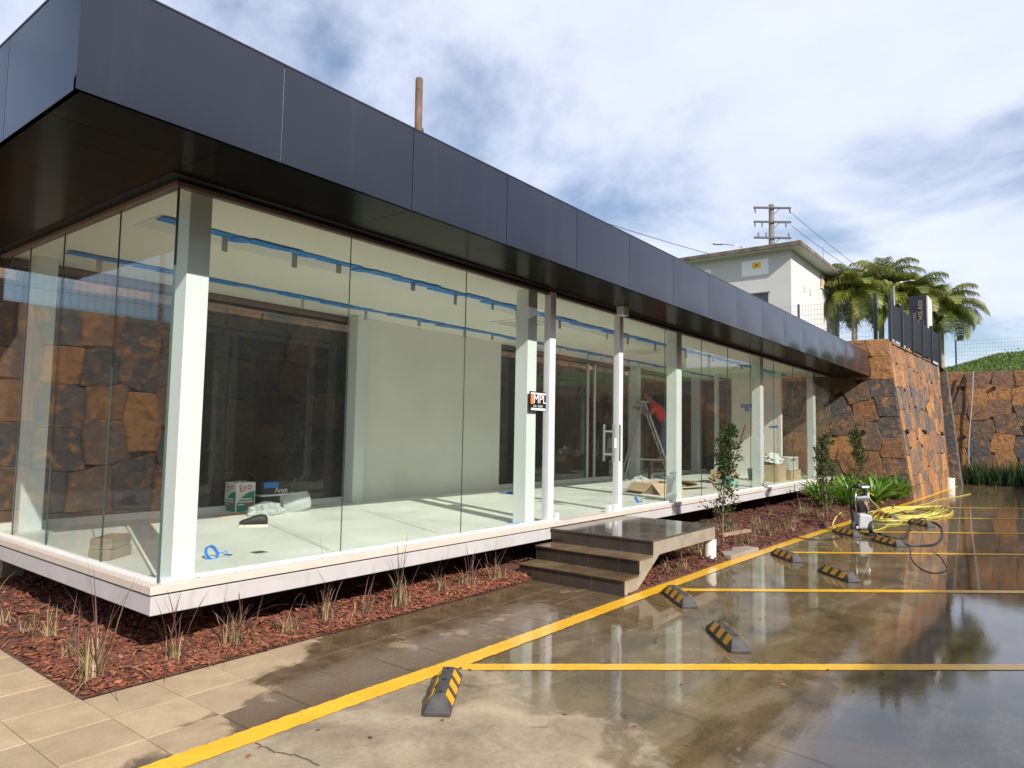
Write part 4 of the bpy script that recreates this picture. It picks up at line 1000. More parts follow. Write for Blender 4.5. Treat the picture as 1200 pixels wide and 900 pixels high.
up = thing('utility_pole', 'concrete power pole with three crossarms rising behind the house', 'utility pole', (39.7, 7.98, 4.4))
b = MB(); b.tube([(39.7, 7.98, 4.4), (39.7, 7.98, 15.8)], [.24, .15], 12); b.build('pole', M['pole_concrete'], up, smooth=True)
ud = Vector((.605, -.796, 0))
for z, hw in ((15.55, 1.12), (14.68, 1.12), (13.70, 1.12)):
    c = Vector((39.55, 7.88, z)); b = MB(); Mx = Matrix.Translation(c) @ Matrix.Rotation(math.atan2(ud.y, ud.x), 4, 'Z')
    b.box(-hw, hw, -.05, .05, -.055, .055, M=Mx); ca = b.build('crossarm', M['pole_wood'], up)
    b = MB(); b.tube([Mx @ Vector((.45, 0, -.03)), Mx @ Vector((.08, .08, -.42))], .022, 5); b.build('brace', M['pole_wood'], ca)
    sp_ = (-1.05, 1.05) if z > 15.2 else ((-1.05, -.62, .82) if z > 14.2 else (-.85, -.38, .98))
    for x in sp_:
        b = MB(); p = Mx @ Vector((x, 0, 0)); dn = -1 if z > 14.2 else 1
        b.lathe([(.02, 0), (.05, .06), (.03, .1), (.05, .15), (.03, .2), (.045, .25), (.02, .33)], p, (.25 if z > 15.2 else 0, 0, dn), 8); b.build('insulator', M['pole_wood'], ca, smooth=True)
def wire(path, label, r=.012, sag=0):
    P = []; a, c = Vector(path[0]), Vector(path[-1])
    for i in range(21): t = i / 20; p = a.lerp(c, t); p.z -= sag * 4 * t * (1 - t); P.append(p)
    b = MB(); b.tube(P, r, 5); o = b.build('power_cable', M['hose_black'], None, origin=P[0]); tag(o, label, 'cable'); return o
wire([(8.0, 13.0, 11.5), (35.8, 9.98, 12.12)], 'thin power cable running above the roof toward the house', .016, .35)
wire([(40.22, 7.05, 15.35), (58, 2.5, 11.6)], 'power cable falling right from the top crossarm', .014, .3)
wire([(40.22, 7.0, 14.5), (58, 2.0, 11.0)], 'power cable falling right from the second crossarm', .014, .3)
for loc, arm, top, lb in (((41.7, 10.3, 4.4), (-.9, 1.2, .22), 13.95, 'street lamp arm showing over the flat roof of the house'), ((24.4, -.9, 4.4), (.34, -.44, .2), 7.0, 'slim street lamp on the stone wall in front of the palms')):
    t = thing('street_lamp', lb, 'street lamp', loc); L = Vector(loc); T = Vector((L.x, L.y, top)); big = top > 10
    b = MB(); b.tube([L, T], .05 if big else .02, 8); b.build('pole', M['steel'], t, smooth=True)
    A_ = Vector(arm); b = MB(); b.tube([T - Vector((0, 0, .05)), T + A_ * .4 + Vector((0, 0, .05)), T + A_], .03 if big else .012, 6); b.build('arm', M['steel'], t, smooth=True)
    k = 1 if big else .28; b = MB(); an = math.atan2(A_.y, A_.x)
    b.box(-.08 * k, .55 * k, -.13 * k, .13 * k, -.05 * k, .06 * k, M=Matrix.Translation(T + A_) @ Matrix.Rotation(an, 4, 'Z')); b.build('lamp_head', M['grey_plastic'], t, bevel=.03 * k)
b = MB(); b.tube([(3.70, 1.33, RT - .1), (3.66, 1.31, RT + 2.03)], .048, 12); b.tube([(3.70, 1.33, RT + 1.36), (3.70, 1.33, RT + 1.40)], .060, 12)
b.lathe([(.048, 0), (.042, .02), (0, .028)], (3.66, 1.31, RT + 2.03), None, 12)
o = b.build('vent_pipe', M['rust_pole'], None, origin=(3.7, 1.33, RT), smooth=False); tag(o, 'rusty brown pipe standing upright above the roof', 'pipe')

# pipes and odd bits outside
def pipe(loc, r, h, label, tilt=0.):
    b = MB(); b.lathe([(r * .82, 0), (r, 0), (r, h), (r * .84, h), (r * .82, h - .12)], (0, 0, 0), None, 20)
    o = b.build('drain_pipe', M['pvc'], smooth=False); o.location = loc; o.rotation_euler.y = tilt; tag(o, label, 'pipe')
pipe((6.70, -1.37, .0), .085, .30, 'white plastic pipe stub beside the landing in the mulch', R(3))
pipe((26.6, -2.17, .0), .17, .36, 'short pale pipe stub at the far foot of the battered wall')
b = MB(); b.prism([(7.0, -1.56), (7.95, -1.62), (8.0, -1.45), (7.7, -1.30), (7.25, -1.32), (7.0, -1.45)], 0, .07, ax=2)
o = b.build('concrete_slab', M['concrete_grey'], None, origin=(7.5, -1.5, 0), bevel=.01); tag(o, 'flat concrete pad at the bed edge near the white pipe', 'slab')
b = MB(); b.prism([(8.6, -.82), (9.6, -.95), (9.65, -.85), (8.65, -.72)], .06, .10, ax=2)
o = b.build('wood_offcut', M['wood'], None, origin=(9.1, -.85, .06)); tag(o, 'pale board lying on the mulch in the middle of the bed', 'board')
b = MB(); b.tube([(29.88, -2.74, 4.4), (29.88, -2.66, 3.2), (29.88, -2.52, 1.6), (29.88, -2.5, .4)], .022, 6); o = b.build('downpipe', M['grey_plastic'], None, origin=(29.88, -2.6, 0)); tag(o, 'thin pale tube hanging down the far stone wall', 'tube')
b = MB(); b.tube([(29.87, -2.45, 4.3), (29.87, -2.2, 3.6), (29.87, -1.98, 3.0)], .03, 6); o = b.build('cable', M['hose_black'], None, origin=(29.87, -2.2, 3)); tag(o, 'black cable slanting across the top left of the far wall', 'cable')
b = MB(); q = random.Random(6)
for _ in range(70):
    x, y = q.uniform(-1, 5), q.uniform(-4.2, -1.7); a = q.uniform(0, 6.28); s = q.uniform(.010, .022); c, d_ = math.cos(a) * s, math.sin(a) * s
    b.mesh([(x - c, y - d_, .006), (x + d_ * .5, y - c * .5, .010), (x + c, y + d_, .006), (x - d_ * .5, y + c * .5, .014)], [(0, 1, 2, 3)], 0, q.random())
tag(tag(b.build('leaf_litter', M['chip']), 'scattered small brown leaves on the concrete', 'leaves'), kind='stuff')

# ------------------------------------------------------------------ pressure washer and hoses
pw = thing('pressure_washer', 'grey and black upright pressure washer parked by the yellow edge line', 'pressure washer', (11.30, -2.33, 0))
Mx = Matrix.Translation((11.30, -2.33, 0)) @ Matrix.Rotation(R(38), 4, 'Z')       # local +x to the back right, -y to the camera side
def pt(x, y, z): return Mx @ Vector((x, y, z))
Wd = Matrix.Translation((11.30, -2.33, 0)) @ Matrix.Rotation(R(-40), 4, 'Z')      # local x runs to the right in the picture, y away
def pt(x, y, z): return Wd @ Vector((x, y, z))
b = MB()
for s in (-1, 1): b.tube([pt(.14 * s, .02, .08), pt(.16 * s, .05, .40), pt(.155 * s, .09, .68), pt(.13 * s, .07, .80), pt(.09 * s, .03, .85)], .017, 10)
b.tube([pt(-.09, .03, .85), pt(0, .02, .862), pt(.09, .03, .85)], .019, 10); b.tube([pt(-.155, .08, .62), pt(.155, .08, .62)], .013, 8); b.tube([pt(-.14, .02, .1), pt(.14, .02, .1)], .017, 8)
b.build('frame', M['black_plastic'], pw, smooth=True)
b = MB(); b.box(-.12, .12, -.10, .08, .80, .86, M=Wd); b.build('top_tray', M['black_plastic'], pw, bevel=.02)
b = MB(); b.box(-.06, .09, -.112, -.10, .815, .85, M=Wd); b.build('badge', M['white_plastic'], pw, bevel=.004)
b = MB(); b.tube([pt(.13, -.04, .38), pt(.135, -.03, .62), pt(.12, -.02, .74)], .014, 8); b.tube([pt(-.13, -.04, .38), pt(-.135, -.03, .62), pt(-.11, -.02, .76)], .012, 8); b.build('lance', M['steel'], pw, smooth=True)
b = MB(); b.mesh([pt(x, y, z) for x, y, z in ((-.15, -.14, .10), (.15, -.14, .10), (.16, .10, .10), (-.16, .10, .10), (-.12, -.13, .37), (.13, -.13, .33), (.13, .08, .36), (-.12, .08, .39))], [(3, 2, 1, 0), (4, 5, 6, 7), (0, 1, 5, 4), (1, 2, 6, 5), (2, 3, 7, 6), (3, 0, 4, 7)])
b.build('housing', M['grey_plastic'], pw, bevel=.03)
b = MB(); b.lathe([(0, -.12), (.075, -.12), (.08, -.10)] + [(.08 if i % 2 else .072, -.10 + i * .012) for i in range(14)] + [(.075, .08), (0, .085)], pt(-.03, -.02, .46), tuple((Wd.to_3x3() @ Vector((0, -1, 0)))), 20); b.build('motor', M['black_plastic'], pw)
b = MB(); b.tube([pt(-.12, -.02, .62), pt(.10, -.02, .63)], .045, 12); b.tube([pt(.02, -.03, .63), pt(.08, -.06, .55), pt(.06, -.05, .44)], .018, 8); b.build('pump', M['steel'], pw)
b = MB(); b.box(.01, .08, -.08, .02, .44, .57, M=Wd); b.build('detergent_tank', M['wood'], pw, bevel=.015)
for s in (-1, 1):
    ax = tuple(Wd.to_3x3() @ Vector((1, 0, 0))) ; c = pt(.155 * s - .03 + (-.0), -.09, .125)
    ax2 = tuple(Wd.to_3x3() @ Vector((.55 * 1, -.83, 0))) if False else ax
    ta = Wd.to_3x3() @ Vector((.35, -.94, 0)) if s < 0 else Wd.to_3x3() @ Vector((.75, -.66, 0))
    b = MB(); b.lathe([(.07, -.03), (.115, -.032), (.125, -.02), (.125, .02), (.115, .032), (.07, .03), (.065, .0)], c, tuple(ta), 24); wh = b.build('wheel', M['black_rubber'], pw, smooth=False)
    b = MB(); b.lathe([(0, .018), (.02, .028), (.03, .012), (.066, .010), (.07, .028), (.07, -.02), (0, -.02)], c, tuple(ta), 20); b.build('rim', M['black_plastic'] if s < 0 else M['grey_plastic'], wh)
    b = MB(); b.lathe([(.024, .026), (.022, .036), (0, .038)], c, tuple(ta), 14); b.build('hubcap', M['white_plastic'], wh)
b = MB(); b.box(-.05, .05, -.26, -.12, .0, .03, M=Wd); b.build('foot', M['black_plastic'], pw, bevel=.01)
def smooth_path(P, n=8):
    P = [Vector(p) for p in P]; o = []
    for i in range(len(P) - 1):
        p0, p1, p2, p3 = P[max(i - 1, 0)], P[i], P[i + 1], P[min(i + 2, len(P) - 1)]
        for k in range(n):
            t = k / n; o.append(.5 * ((2 * p1) + (p2 - p0) * t + (2 * p0 - 5 * p1 + 4 * p2 - p3) * t * t + (3 * p1 - p0 - 3 * p2 + p3) * t ** 3))
    return o + [P[-1]]
def hose(name, P, r, mat, label, n=8):
    b = MB(); sp_ = smooth_path(P, n); b.tube(sp_, r, 8); o = b.build(name, M[mat], None, smooth=True, origin=(sp_[0].x, sp_[0].y, 0)); tag(o, label, 'hose'); return o
z = .013
hose('pressure_hose', [(11.25, -2.45, .12), (11.4, -2.5, .03), (11.45, -2.6, z), (11.15, -2.76, z), (11.0, -2.95, z), (11.35, -3.02, z), (12.2, -2.94, z), (13.2, -2.9, .05), (13.55, -2.93, .118), (13.9, -2.98, .10), (14.25, -2.98, z), (14.16, -3.12, z), (13.4, -3.32, z), (12.2, -3.47, z), (11.2, -3.53, z), (10.6, -3.48, z), (10.3, -3.24, z), (10.3, -3.06, .05), (10.3, -2.92, .117), (10.45, -2.8, .06), (10.8, -2.72, z), (11.15, -2.6, z), (11.3, -2.46, .08)], .014, 'hose_black', 'black pressure hose looping round a wheel stop from the washer')
hose('black_cord', [(11.2, -2.2, .1), (11.3, -2.0, .03), (11.1, -1.95, z), (10.5, -2.2, z), (10.0, -2.06, z), (9.8, -1.8, z), (9.75, -1.5, .05), (10.2, -1.1, .09)], .010, 'hose_black', 'black cord running from the washer left into the mulch bed')  # power cord of the washer
hose('thin_cable', [(10.2, -3.25, .006), (9.5, -3.35, .006), (8.8, -3.47, .006), (8.1, -3.68, .006), (7.95, -3.84, .006), (8.3, -3.93, .006), (8.8, -3.86, .006), (9.5, -3.72, .006), (9.8, -3.6, .006)], .006, 'hose_black', 'thin dark cable curled on the wet concrete right of the stops')
q = random.Random(77); P = [(11.45, -2.3, .15), (11.7, -2.45, .03), (12.5, -2.5, z), (12.9, -2.48, z), (13.3, -2.62, z), (13.7, -2.6, z), (14.2, -2.72, z), (14.7, -2.7, z)]
for k in range(11):
    cx, cy = 15.7 + q.uniform(-.5, .5), -2.45 + q.uniform(-.12, .12); a, c = q.uniform(1.0, 2.3), q.uniform(.30, .85)
    for i in range(7):
        an = i / 7 * 6.283 + .9; P.append((cx + a * math.cos(an), cy + c * math.sin(an) - .10 * math.cos(an) * a, z + q.uniform(0, .012) + .0012 * k))
P += [(17.5, -2.3, z), (19.0, -2.45, z), (20.5, -2.5, z), (22.3, -2.8, z), (24, -3.0, z)]
hose('water_hose', P, .0105, 'hose_yellow', 'long yellow hose heaped in loose loops on the concrete', 6)
hose('water_hose', [(15.0, -2.1, .03), (15.4, -1.95, .05), (16.3, -1.55, .22), (16.7, -1.45, .34), (17.1, -1.5, .24), (17.6, -1.6, .05), (17.2, -1.9, .04), (16.3, -2.05, .05)], .017, 'hose_yellow', 'short kinked yellow hose loop standing up before the leafy plants', 8)
hose('water_hose', [(11.35, -2.18, .3), (11.38, -2.04, .36), (11.28, -1.92, .26), (11.2, -1.88, .08), (11.45, -2.0, .02), (12.0, -2.08, .015)], .014, 'hose_yellow', 'yellow hose end curling behind the pressure washer', 8)

# ------------------------------------------------------------------ things inside the pavilion
sg = thing('glass_sign', 'small black, white and orange company sign stuck on the glass by the door', 'sign', (4.56, -.012, 2.07))
b = MB(); b.box(4.40, 4.74, -.018, -.0075, 1.96, 2.20); b.build('panel', M['black_ink'], sg)
b = MB(); b.box(4.415, 4.735, -.021, -.0185, 2.165, 2.185); b.box(4.425, 4.73, -.021, -.0185, 1.968, 1.995); b.build('white_band', M['white_ink'], sg)
b = MB(); b.box(4.415, 4.475, -.021, -.0185, 2.045, 2.16); b.build('orange_mark', M['orange_ink'], sg)
text_mesh('lettering', 'MPL', M['white_ink'], .152, face_mat((4.607, -.0195, 2.103), (1, 0, 0), (0, 0, 1)), sg, .001)
text_mesh('lettering', 'LIM  AGEM', M['white_ink'], .036, face_mat((4.57, -.0195, 2.017), (1, 0, 0), (0, 0, 1)), sg, .001, space=1.2)
def tin(x, y, label, s=.24, h=.35, z=FL):
    t = thing('paint_can', label, 'paint can', (x, y, z)); h0 = h
    b = MB(); b.box(x - s / 2, x + s / 2, y - s / 2, y + s / 2, z, z + h); b.build('body', M['can_white'], t, bevel=.008)
    for f in (0, 1):
        F = face_mat((x, y - s / 2 - .001, z), (1, 0, 0), (0, 0, 1)) if f == 0 else face_mat((x - s / 2 - .001, y, z), (0, -1, 0), (0, 0, 1))
        poly = [(-s * .45, .01), (s * .45, .01), (s * .45, h * .70)] + [(s * .45 - s * .9 * (k / 8) ** .9, h * (.70 - .42 * (k / 8) ** 2)) for k in range(1, 9)]
        b = MB(); b.mesh([F @ Vector((px, pz, .001)) for px, pz in poly] + [F @ Vector((px, pz, -.0005)) for px, pz in poly], [tuple(range(len(poly)))] + [(i, (i + 1) % len(poly), (i + 1) % len(poly) + len(poly), i + len(poly))[::-1] for i in range(len(poly))]); b.build('green_label', M['can_green'], t)
        text_mesh('lettering', 'Ero', M['red_ink'], .13, F @ Matrix.Translation((-.01, h * .83, .002)) @ Matrix.Rotation(R(12), 4, 'Z'), t, .001)
        b = MB()
        for k, (u0, u1, zz_, mm) in enumerate(((-.3, .3, .42, 0), (-.35, .35, .33, 0), (-.38, -.08, .24, 0))): b.box(-0, 0, 0, 0, 0, 0) if False else b.mesh([F @ Vector((px * s, pz * h, .0025)) for px, pz in ((u0, zz_), (u1, zz_), (u1, zz_ + .045), (u0, zz_ + .045))], [(0, 1, 2, 3)])
        b.build('label_text_band', M['can_white'], t)
        b = MB(); b.mesh([F @ Vector((px * s, pz * h, .0025)) for px, pz in ((-.05, .24), (.4, .24), (.4, .30), (-.05, .30))], [(0, 1, 2, 3)]); b.build('label_red_band', M['red_ink'], t)
    b = MB(); b.lathe([(.07, 0), (.07, .012), (.055, .016), (0, .016)], (x, y, z + h), None, 18); b.build('lid', M['steel'], t)
    return t
tin(2.74, 3.56, 'square white and green paint can on the floor by the rear glass', .28, .39)
cb = thing('black_carton', 'black carton with blue top, uppermost behind the plastic bag', 'carton', (3.2, 3.5, FL + .18))
b = MB(); b.box(2.96, 3.40, 3.40, 3.62, FL + .215, FL + .39); b.build('box_body', M['black_plastic'], cb, bevel=.006)
b = MB(); b.box(2.99, 3.21, 3.392, 3.3985, FL + .30, FL + .378); b.build('blue_label', M['blue_plastic'], cb)
text_mesh('lettering', 'Ange', M['white_ink'], .10, face_mat((3.26, 3.3965, FL + .262), (1, 0, 0), (0, 0, 1)), cb, .001)
b = MB(); b.box(2.95, 3.52, 3.37, 3.64, FL + .19, FL + .214); o = b.build('white_board', M['white_plastic'], None, origin=(3.2, 3.5, FL + .19)); tag(o, 'white board lying between the two black cartons', 'board')
b = MB(); b.box(2.98, 3.46, 3.40, 3.63, FL, FL + .189); o = b.build('black_carton', M['black_plastic'], None, origin=(3.2, 3.5, FL), bevel=.008); tag(o, 'plain black carton under the white board on the floor', 'carton')
def blob(name, c, r, seed, mat, label, cat, amp=.35):
    bm = bmesh.new(); bmesh.ops.create_icosphere(bm, subdivisions=4, radius=1); sd = Vector((seed * 3.1, seed, 0))
    for v in bm.verts:
        n = v.co.copy(); k = 1 + amp * noise.noise(n * 1.6 + sd) + amp * .6 * noise.noise(n * 4.2 + sd) + amp * .3 * abs(noise.noise(n * 9 + sd))
        v.co = Vector((n.x * r[0] * k, n.y * r[1] * k, max(-r[2] * .62, n.z * r[2] * k) + r[2] * .62))
    me = bpy.data.meshes.new(name); bm.to_mesh(me); bm.free(); me.materials.append(M[mat])
    o = bpy.data.objects.new(name, me); COL.objects.link(o); o.location = c; tag(o, label, cat); return o
blob('plastic_bag', (2.74, 2.95, FL), (.22, .17, .10), 4, 'film', 'crumpled clear plastic bag lying in front of the black cartons', 'plastic bag')
b = MB(); cM = Matrix.Translation((3.26, 3.02, FL + .13)) @ Matrix.Rotation(R(-25), 4, 'Z') @ Matrix.Rotation(R(78), 4, 'Y')
b.mesh([cM @ Vector((.13 * math.cos(a * .314) * (1 - .1 * (k == 3)), .13 * math.sin(a * .314) * (1 - .1 * (k == 3)), -.2 + .12 * k)) for k in range(4) for a in range(20)], [(k * 20 + a, k * 20 + (a + 1) % 20, (k + 1) * 20 + (a + 1) % 20, (k + 1) * 20 + a) for k in range(3) for a in range(20)])
o = b.build('plastic_wrap', M['film'], None, origin=(3.20, 3.05, FL), smooth=True); tag(o, 'rolled clear plastic tube beside the crumpled bag', 'plastic wrap')
# shoe
sh = thing('shoe', 'dark worn shoe left on the interior floor', 'shoe', (2.08, 2.15, FL))
sM = Matrix.Translation((2.08, 2.15, FL)) @ Matrix.Rotation(R(145), 4, 'Z')
def shoe_ring(x, w_, z0, h): return [sM @ Vector((x, w_ * math.cos(a) * (1 if math.sin(a) > -.2 else .9), z0 + max(0, h * (math.sin(a) + 1) / 2))) for a in [k * math.pi / 6 for k in range(12)]]
sec = [(-.15, .02, .02, .07), (-.13, .04, .02, .105), (-.07, .045, .02, .115), (0, .045, .02, .10), (.06, .05, .02, .075), (.12, .045, .02, .055), (.155, .02, .02, .035)]
b = MB(); vs = [p for s in sec for p in shoe_ring(*s)]; b.mesh(vs, [(i * 12 + j, i * 12 + (j + 1) % 12, (i + 1) * 12 + (j + 1) % 12, (i + 1) * 12 + j) for i in range(6) for j in range(12)] + [tuple(range(11, -1, -1)), tuple(72 + j for j in range(12))]); b.build('upper', M['hair'], sh, smooth=True)
b = MB(); P = [(-.155, -.03), (-.155, .03), (-.05, .048), (.08, .056), (.16, .03), (.17, 0), (.16, -.03), (.08, -.056), (-.05, -.048)]
b.mesh([sM @ Vector((x, y, 0)) for x, y in P] + [sM @ Vector((x, y, .022)) for x, y in P], [tuple(range(8, -1, -1)), tuple(range(9, 18))] + [(i, (i + 1) % 9, (i + 1) % 9 + 9, i + 9) for i in range(9)]); b.build('sole', M['sill'], sh)
def coil(loc, r, label, seed):
    q = random.Random(seed); b = MB(); P = []
    Mt = Matrix.Translation(loc) @ Matrix.Rotation(R(20), 4, 'Z') @ Matrix.Rotation(R(62), 4, 'X')
    for i in range(120):
        a = i * .2618; rr_ = r * (1 + .06 * math.sin(i * .37)); P.append(Mt @ Vector((rr_ * math.cos(a), rr_ * math.sin(a) + r * .8, .012 * math.sin(i * .31))))
    L = Vector(loc); P += [L + Vector((.10, -.02, .05)), L + Vector((.13, .0, .006)), L + Vector((.18, .03, .006)), L + Vector((.14, .09, .006))]
    b.tube(P, .0055, 6); o = b.build('hose_coil', M['blue_plastic'], None, smooth=True, origin=loc); tag(o, label, 'coiled hose')
coil((.76, .62, FL), .062, 'small blue hose coil standing on the floor beside the corner column', 1); coil((7.95, .35, FL), .06, 'small blue hose coil just inside the glass right of the door', 2)
b = MB(); q = random.Random(9)
for k in range(6): b.box(-.14, .14, -.03, .03, 0, .02, M=Matrix.Translation((7.7 + q.uniform(-.15, .25), 2.85 + q.uniform(-.1, .1), FL + .001 + .004 * k)) @ Matrix.Rotation(q.uniform(-.5, .5), 4, 'Z'))
o = b.build('tape_scraps', M['blue_plastic'], None, origin=(7.7, 2.85, FL)); tag(o, 'crumpled strip of blue tape on the floor behind the second column', 'tape')
for k, lb in ((0, 'grey concrete block on the floor behind the left glass, lower of two'), (1, 'grey concrete block stacked on another behind the left glass')):
    b = MB(); b.box(-.16, .16, -.09, .09, 0, .09, M=Matrix.Translation((.20, 1.28, FL + .091 * k)) @ Matrix.Rotation(R(35 + 5 * k), 4, 'Z')); o = b.build('concrete_block', M['step_concrete'], None, origin=(.2, 1.28, FL + .091 * k), bevel=.008); tag(o, lb, 'block', 'two stacked concrete blocks')
b = MB(); b.box(-.25, .25, -.09, .09, 0, .012, M=Matrix.Translation((2.45, 3.2, FL)) @ Matrix.Rotation(R(10), 4, 'Z')); o = b.build('cardboard_sheet', M['cardboard'], None, origin=(2.45, 3.2, FL)); tag(o, 'flat cardboard strip on the floor in front of the paint can', 'cardboard')
# cardboard, cartons and bags further in
def carton(name, x, y, sx, sy, sz, rot, label, openf=True, mat='cardboard'):
    t = thing(name, label, 'carton', (x, y, FL)); Mc = Matrix.Translation((x, y, FL)) @ Matrix.Rotation(R(rot), 4, 'Z'); tk = .008
    b = MB(); b.box(-sx, sx, -sy, sy, 0, tk, M=Mc)
    for a in ((-sx, sx, -sy, -sy + tk), (-sx, sx, sy - tk, sy), (-sx, -sx + tk, -sy + tk, sy - tk), (sx - tk, sx, -sy + tk, sy - tk)): b.box(*a, tk, sz, M=Mc)
    b.build('box_body', M[mat], t)
    if openf:
        for sgn, ax in ((-1, 0), (1, 0), (-1, 1), (1, 1)):
            b = MB(); ln = (sx if ax else sy) * .9; e = sx if ax == 0 else sy
            Mf = Mc @ Matrix.Translation((sgn * e if ax == 0 else 0, sgn * e if ax else 0, sz)) @ Matrix.Rotation(R(115 + rng.uniform(-25, 25)) * sgn * (1 if ax == 0 else -1), 4, 'Y' if ax == 0 else 'X')
            l2 = sy if ax == 0 else sx
            if ax == 0: b.box(-.004, .004, -l2, l2, -ln if sgn < 0 and False else 0, ln, M=Mf)
            else: b.box(-l2, l2, -.004, .004, 0, ln, M=Mf)
            b.build('flap', M[mat], t)
    return t
carton('cardboard_box', 10.0, 1.05, .34, .26, .20, -20, 'open cardboard box on the floor left of the third column')
o = blob('paper_heap', (10.25, 1.5, FL), (.22, .2, .17), 7, 'film', 'heap of white paper and rags behind the open cardboard box', 'paper'); 
b = MB(); b.box(-.75, .55, -.35, .35, 0, .012, M=Matrix.Translation((11.6, 1.15, FL)) @ Matrix.Rotation(R(-12), 4, 'Z') @ Matrix.Rotation(R(-7), 4, 'X')); o = b.build('cardboard_sheet', M['cardboard'], None, origin=(11.6, 1.15, FL)); tag(o, 'flattened cardboard sheet on the floor right of the third column', 'cardboard')
b = MB(); b.box(-.5, .5, -.3, .3, .06, .075, M=Matrix.Translation((12.3, 1.5, FL)) @ Matrix.Rotation(R(18), 4, 'Z') @ Matrix.Rotation(R(9), 4, 'Y')); o = b.build('cardboard_sheet', M['cardboard'], None, origin=(12.3, 1.5, FL)); tag(o, 'bent cardboard sheet half hidden by the young conifer', 'cardboard')
blob('plastic_bag', (13.1, .75, FL), (.20, .17, .13), 12, 'plastic_green', 'pale green plastic bag on the floor right of the young conifer', 'plastic bag')
b = MB(); b.lathe([(.11, 0), (.14, .26), (.15, .26), (.15, .28), (.135, .28), (.105, .01), (0, .01)], (15.9, 1.15, FL), None, 20); o = b.build('bucket', M['plastic_green'], None, origin=(15.9, 1.15, FL)); tag(o, 'green bucket in front of the white end partition', 'bucket')
carton('cardboard_box', 14.2, 1.3, .3, .25, .3, 12, 'brown carton beside the green bucket', False)
carton('cardboard_box', 15.75, .62, .42, .26, .42, 4, 'pale carton inside the glass between the last two columns', False)
carton('cardboard_box', 16.75, .50, .45, .2, .26, 0, 'low long carton next to the last column', False)
blob('plastic_bag', (15.75, .62, FL + .425), (.30, .22, .16), 21, 'white_plastic', 'white plastic bag heaped on top of the pale carton', 'plastic bag')
ch = thing('plastic_crate', 'white open crate on the long carton by the last column', 'crate', (16.85, .52, FL + .27))
b = MB()
for x in (16.45, 17.22): b.box(x, x + .03, .38, .66, FL + .262, FL + .60)
for zz_ in (FL + .262, FL + .57): b.box(16.48, 17.22, .38, .41, zz_, zz_ + .03); b.box(16.48, 17.22, .63, .66, zz_, zz_ + .03)
b.build('crate_frame', M['white_plastic'], ch)
b = MB(); b.box(16.52, 17.18, .43, .61, FL + .30, FL + .48); b.build('crate_liner', M['tag_grey'], ch)
bt = thing('broom', 'red-handled broom leaning on the white end partition', 'broom', (16.7, 1.95, FL))
b = MB(); b.tube([(16.72, 2.05, FL + .08), (16.975, 1.72, FL + 1.45)], .014, 8); b.build('handle', M['mop_red'], bt)
b = MB(); b.box(16.6, 16.84, 1.96, 2.12, FL, FL + .1); b.build('brush_head', M['wood'], bt, bevel=.01)
# ladder
la = thing('step_ladder', 'aluminium step ladder standing open before the rear glass', 'ladder', (13.75, 3.1, FL))
LM = Matrix.Translation((13.72, 3.10, FL)) @ Matrix.Rotation(math.atan2(-.79, .613), 4, 'Z')
def lp_(x, y, z): return LM @ Vector((x, y, z))
for s in (-1, 1):
    b = MB(); b.tube([lp_(.62, .23 * s, 0), lp_(-.10, .16 * s, 1.95)], .028, 6); b.build('rail', M['ladder'], la)
    b = MB(); b.tube([lp_(-.62, .26 * s, 0), lp_(-.16, .16 * s, 1.93)], .022, 6); b.build('rear_leg', M['ladder'], la)
for k in range(7):
    t_ = (k + .7) / 7.6; b = MB(); x, z_ = .62 - .72 * t_, 1.95 * t_; hw = .23 - .07 * t_
    b.box(x - .05, x + .04, -hw, hw, z_ - .015, z_ + .015, M=LM); b.build('rung', M['ladder'], la)
b = MB(); b.box(-.25, .0, -.18, .18, 1.94, 1.98, M=LM); b.build('top_cap', M['ladder'], la, bevel=.01)
b = MB(); b.tube([lp_(-.5, .24, .5), lp_(.42, .22, .5)], .012, 6); b.tube([lp_(-.5, -.24, .5), lp_(.42, -.22, .5)], .012, 6); b.build('spreader', M['ladder'], la)
ta = thing('work_platform', 'low plank platform the worker stands on beside the ladder', 'platform', (14.0, 2.75, FL))
PM = Matrix.Translation((14.02, 2.76, FL)) @ Matrix.Rotation(math.atan2(-.79, .613), 4, 'Z')
b = MB(); b.box(-.42, .38, -.2, .2, .44, .485, M=PM); b.build('plank', M['bark'], ta)
for x in (-.36, .32):
    b = MB(); b.box(x - .03, x + .03, -.17, .17, 0, .44, M=PM); b.build('leg', M['bark'], ta)
# ------------------------------------------------------------------ worker
def skin_mesh(name, V, E, rad, mat, sub=2, root=0):
    me = bpy.data.meshes.new('tmp'); me.from_pydata([Vector(v) for v in V], E, []); o = bpy.data.objects.new('tmp', me); COL.objects.link(o)
    md = o.modifiers.new('s', 'SKIN'); md.use_smooth_shade = True
    for i, d_ in enumerate(me.skin_vertices[0].data): d_.radius = (rad[i], rad[i]) if not isinstance(rad[i], tuple) else rad[i]; d_.use_root = (i == root)
    sb = o.modifiers.new('u', 'SUBSURF'); sb.levels = sub; sb.render_levels = sub
    dg = bpy.context.evaluated_depsgraph_get(); dg.update(); r = bpy.data.meshes.new_from_object(o.evaluated_get(dg)); bpy.data.objects.remove(o)
    r.materials.clear(); r.materials.append(mat); r.name = name; return r
wk = thing('person', 'worker in a red shirt and jeans bent over the step ladder', 'person', (14.02, 2.74, FL + .487))
J = dict(pel=(0, 0, .92), sp=(.10, 0, 1.08), ch=(.27, 0, 1.26), nk=(.37, 0, 1.36), hd=(.45, 0, 1.44), ht=(.52, 0, 1.52))
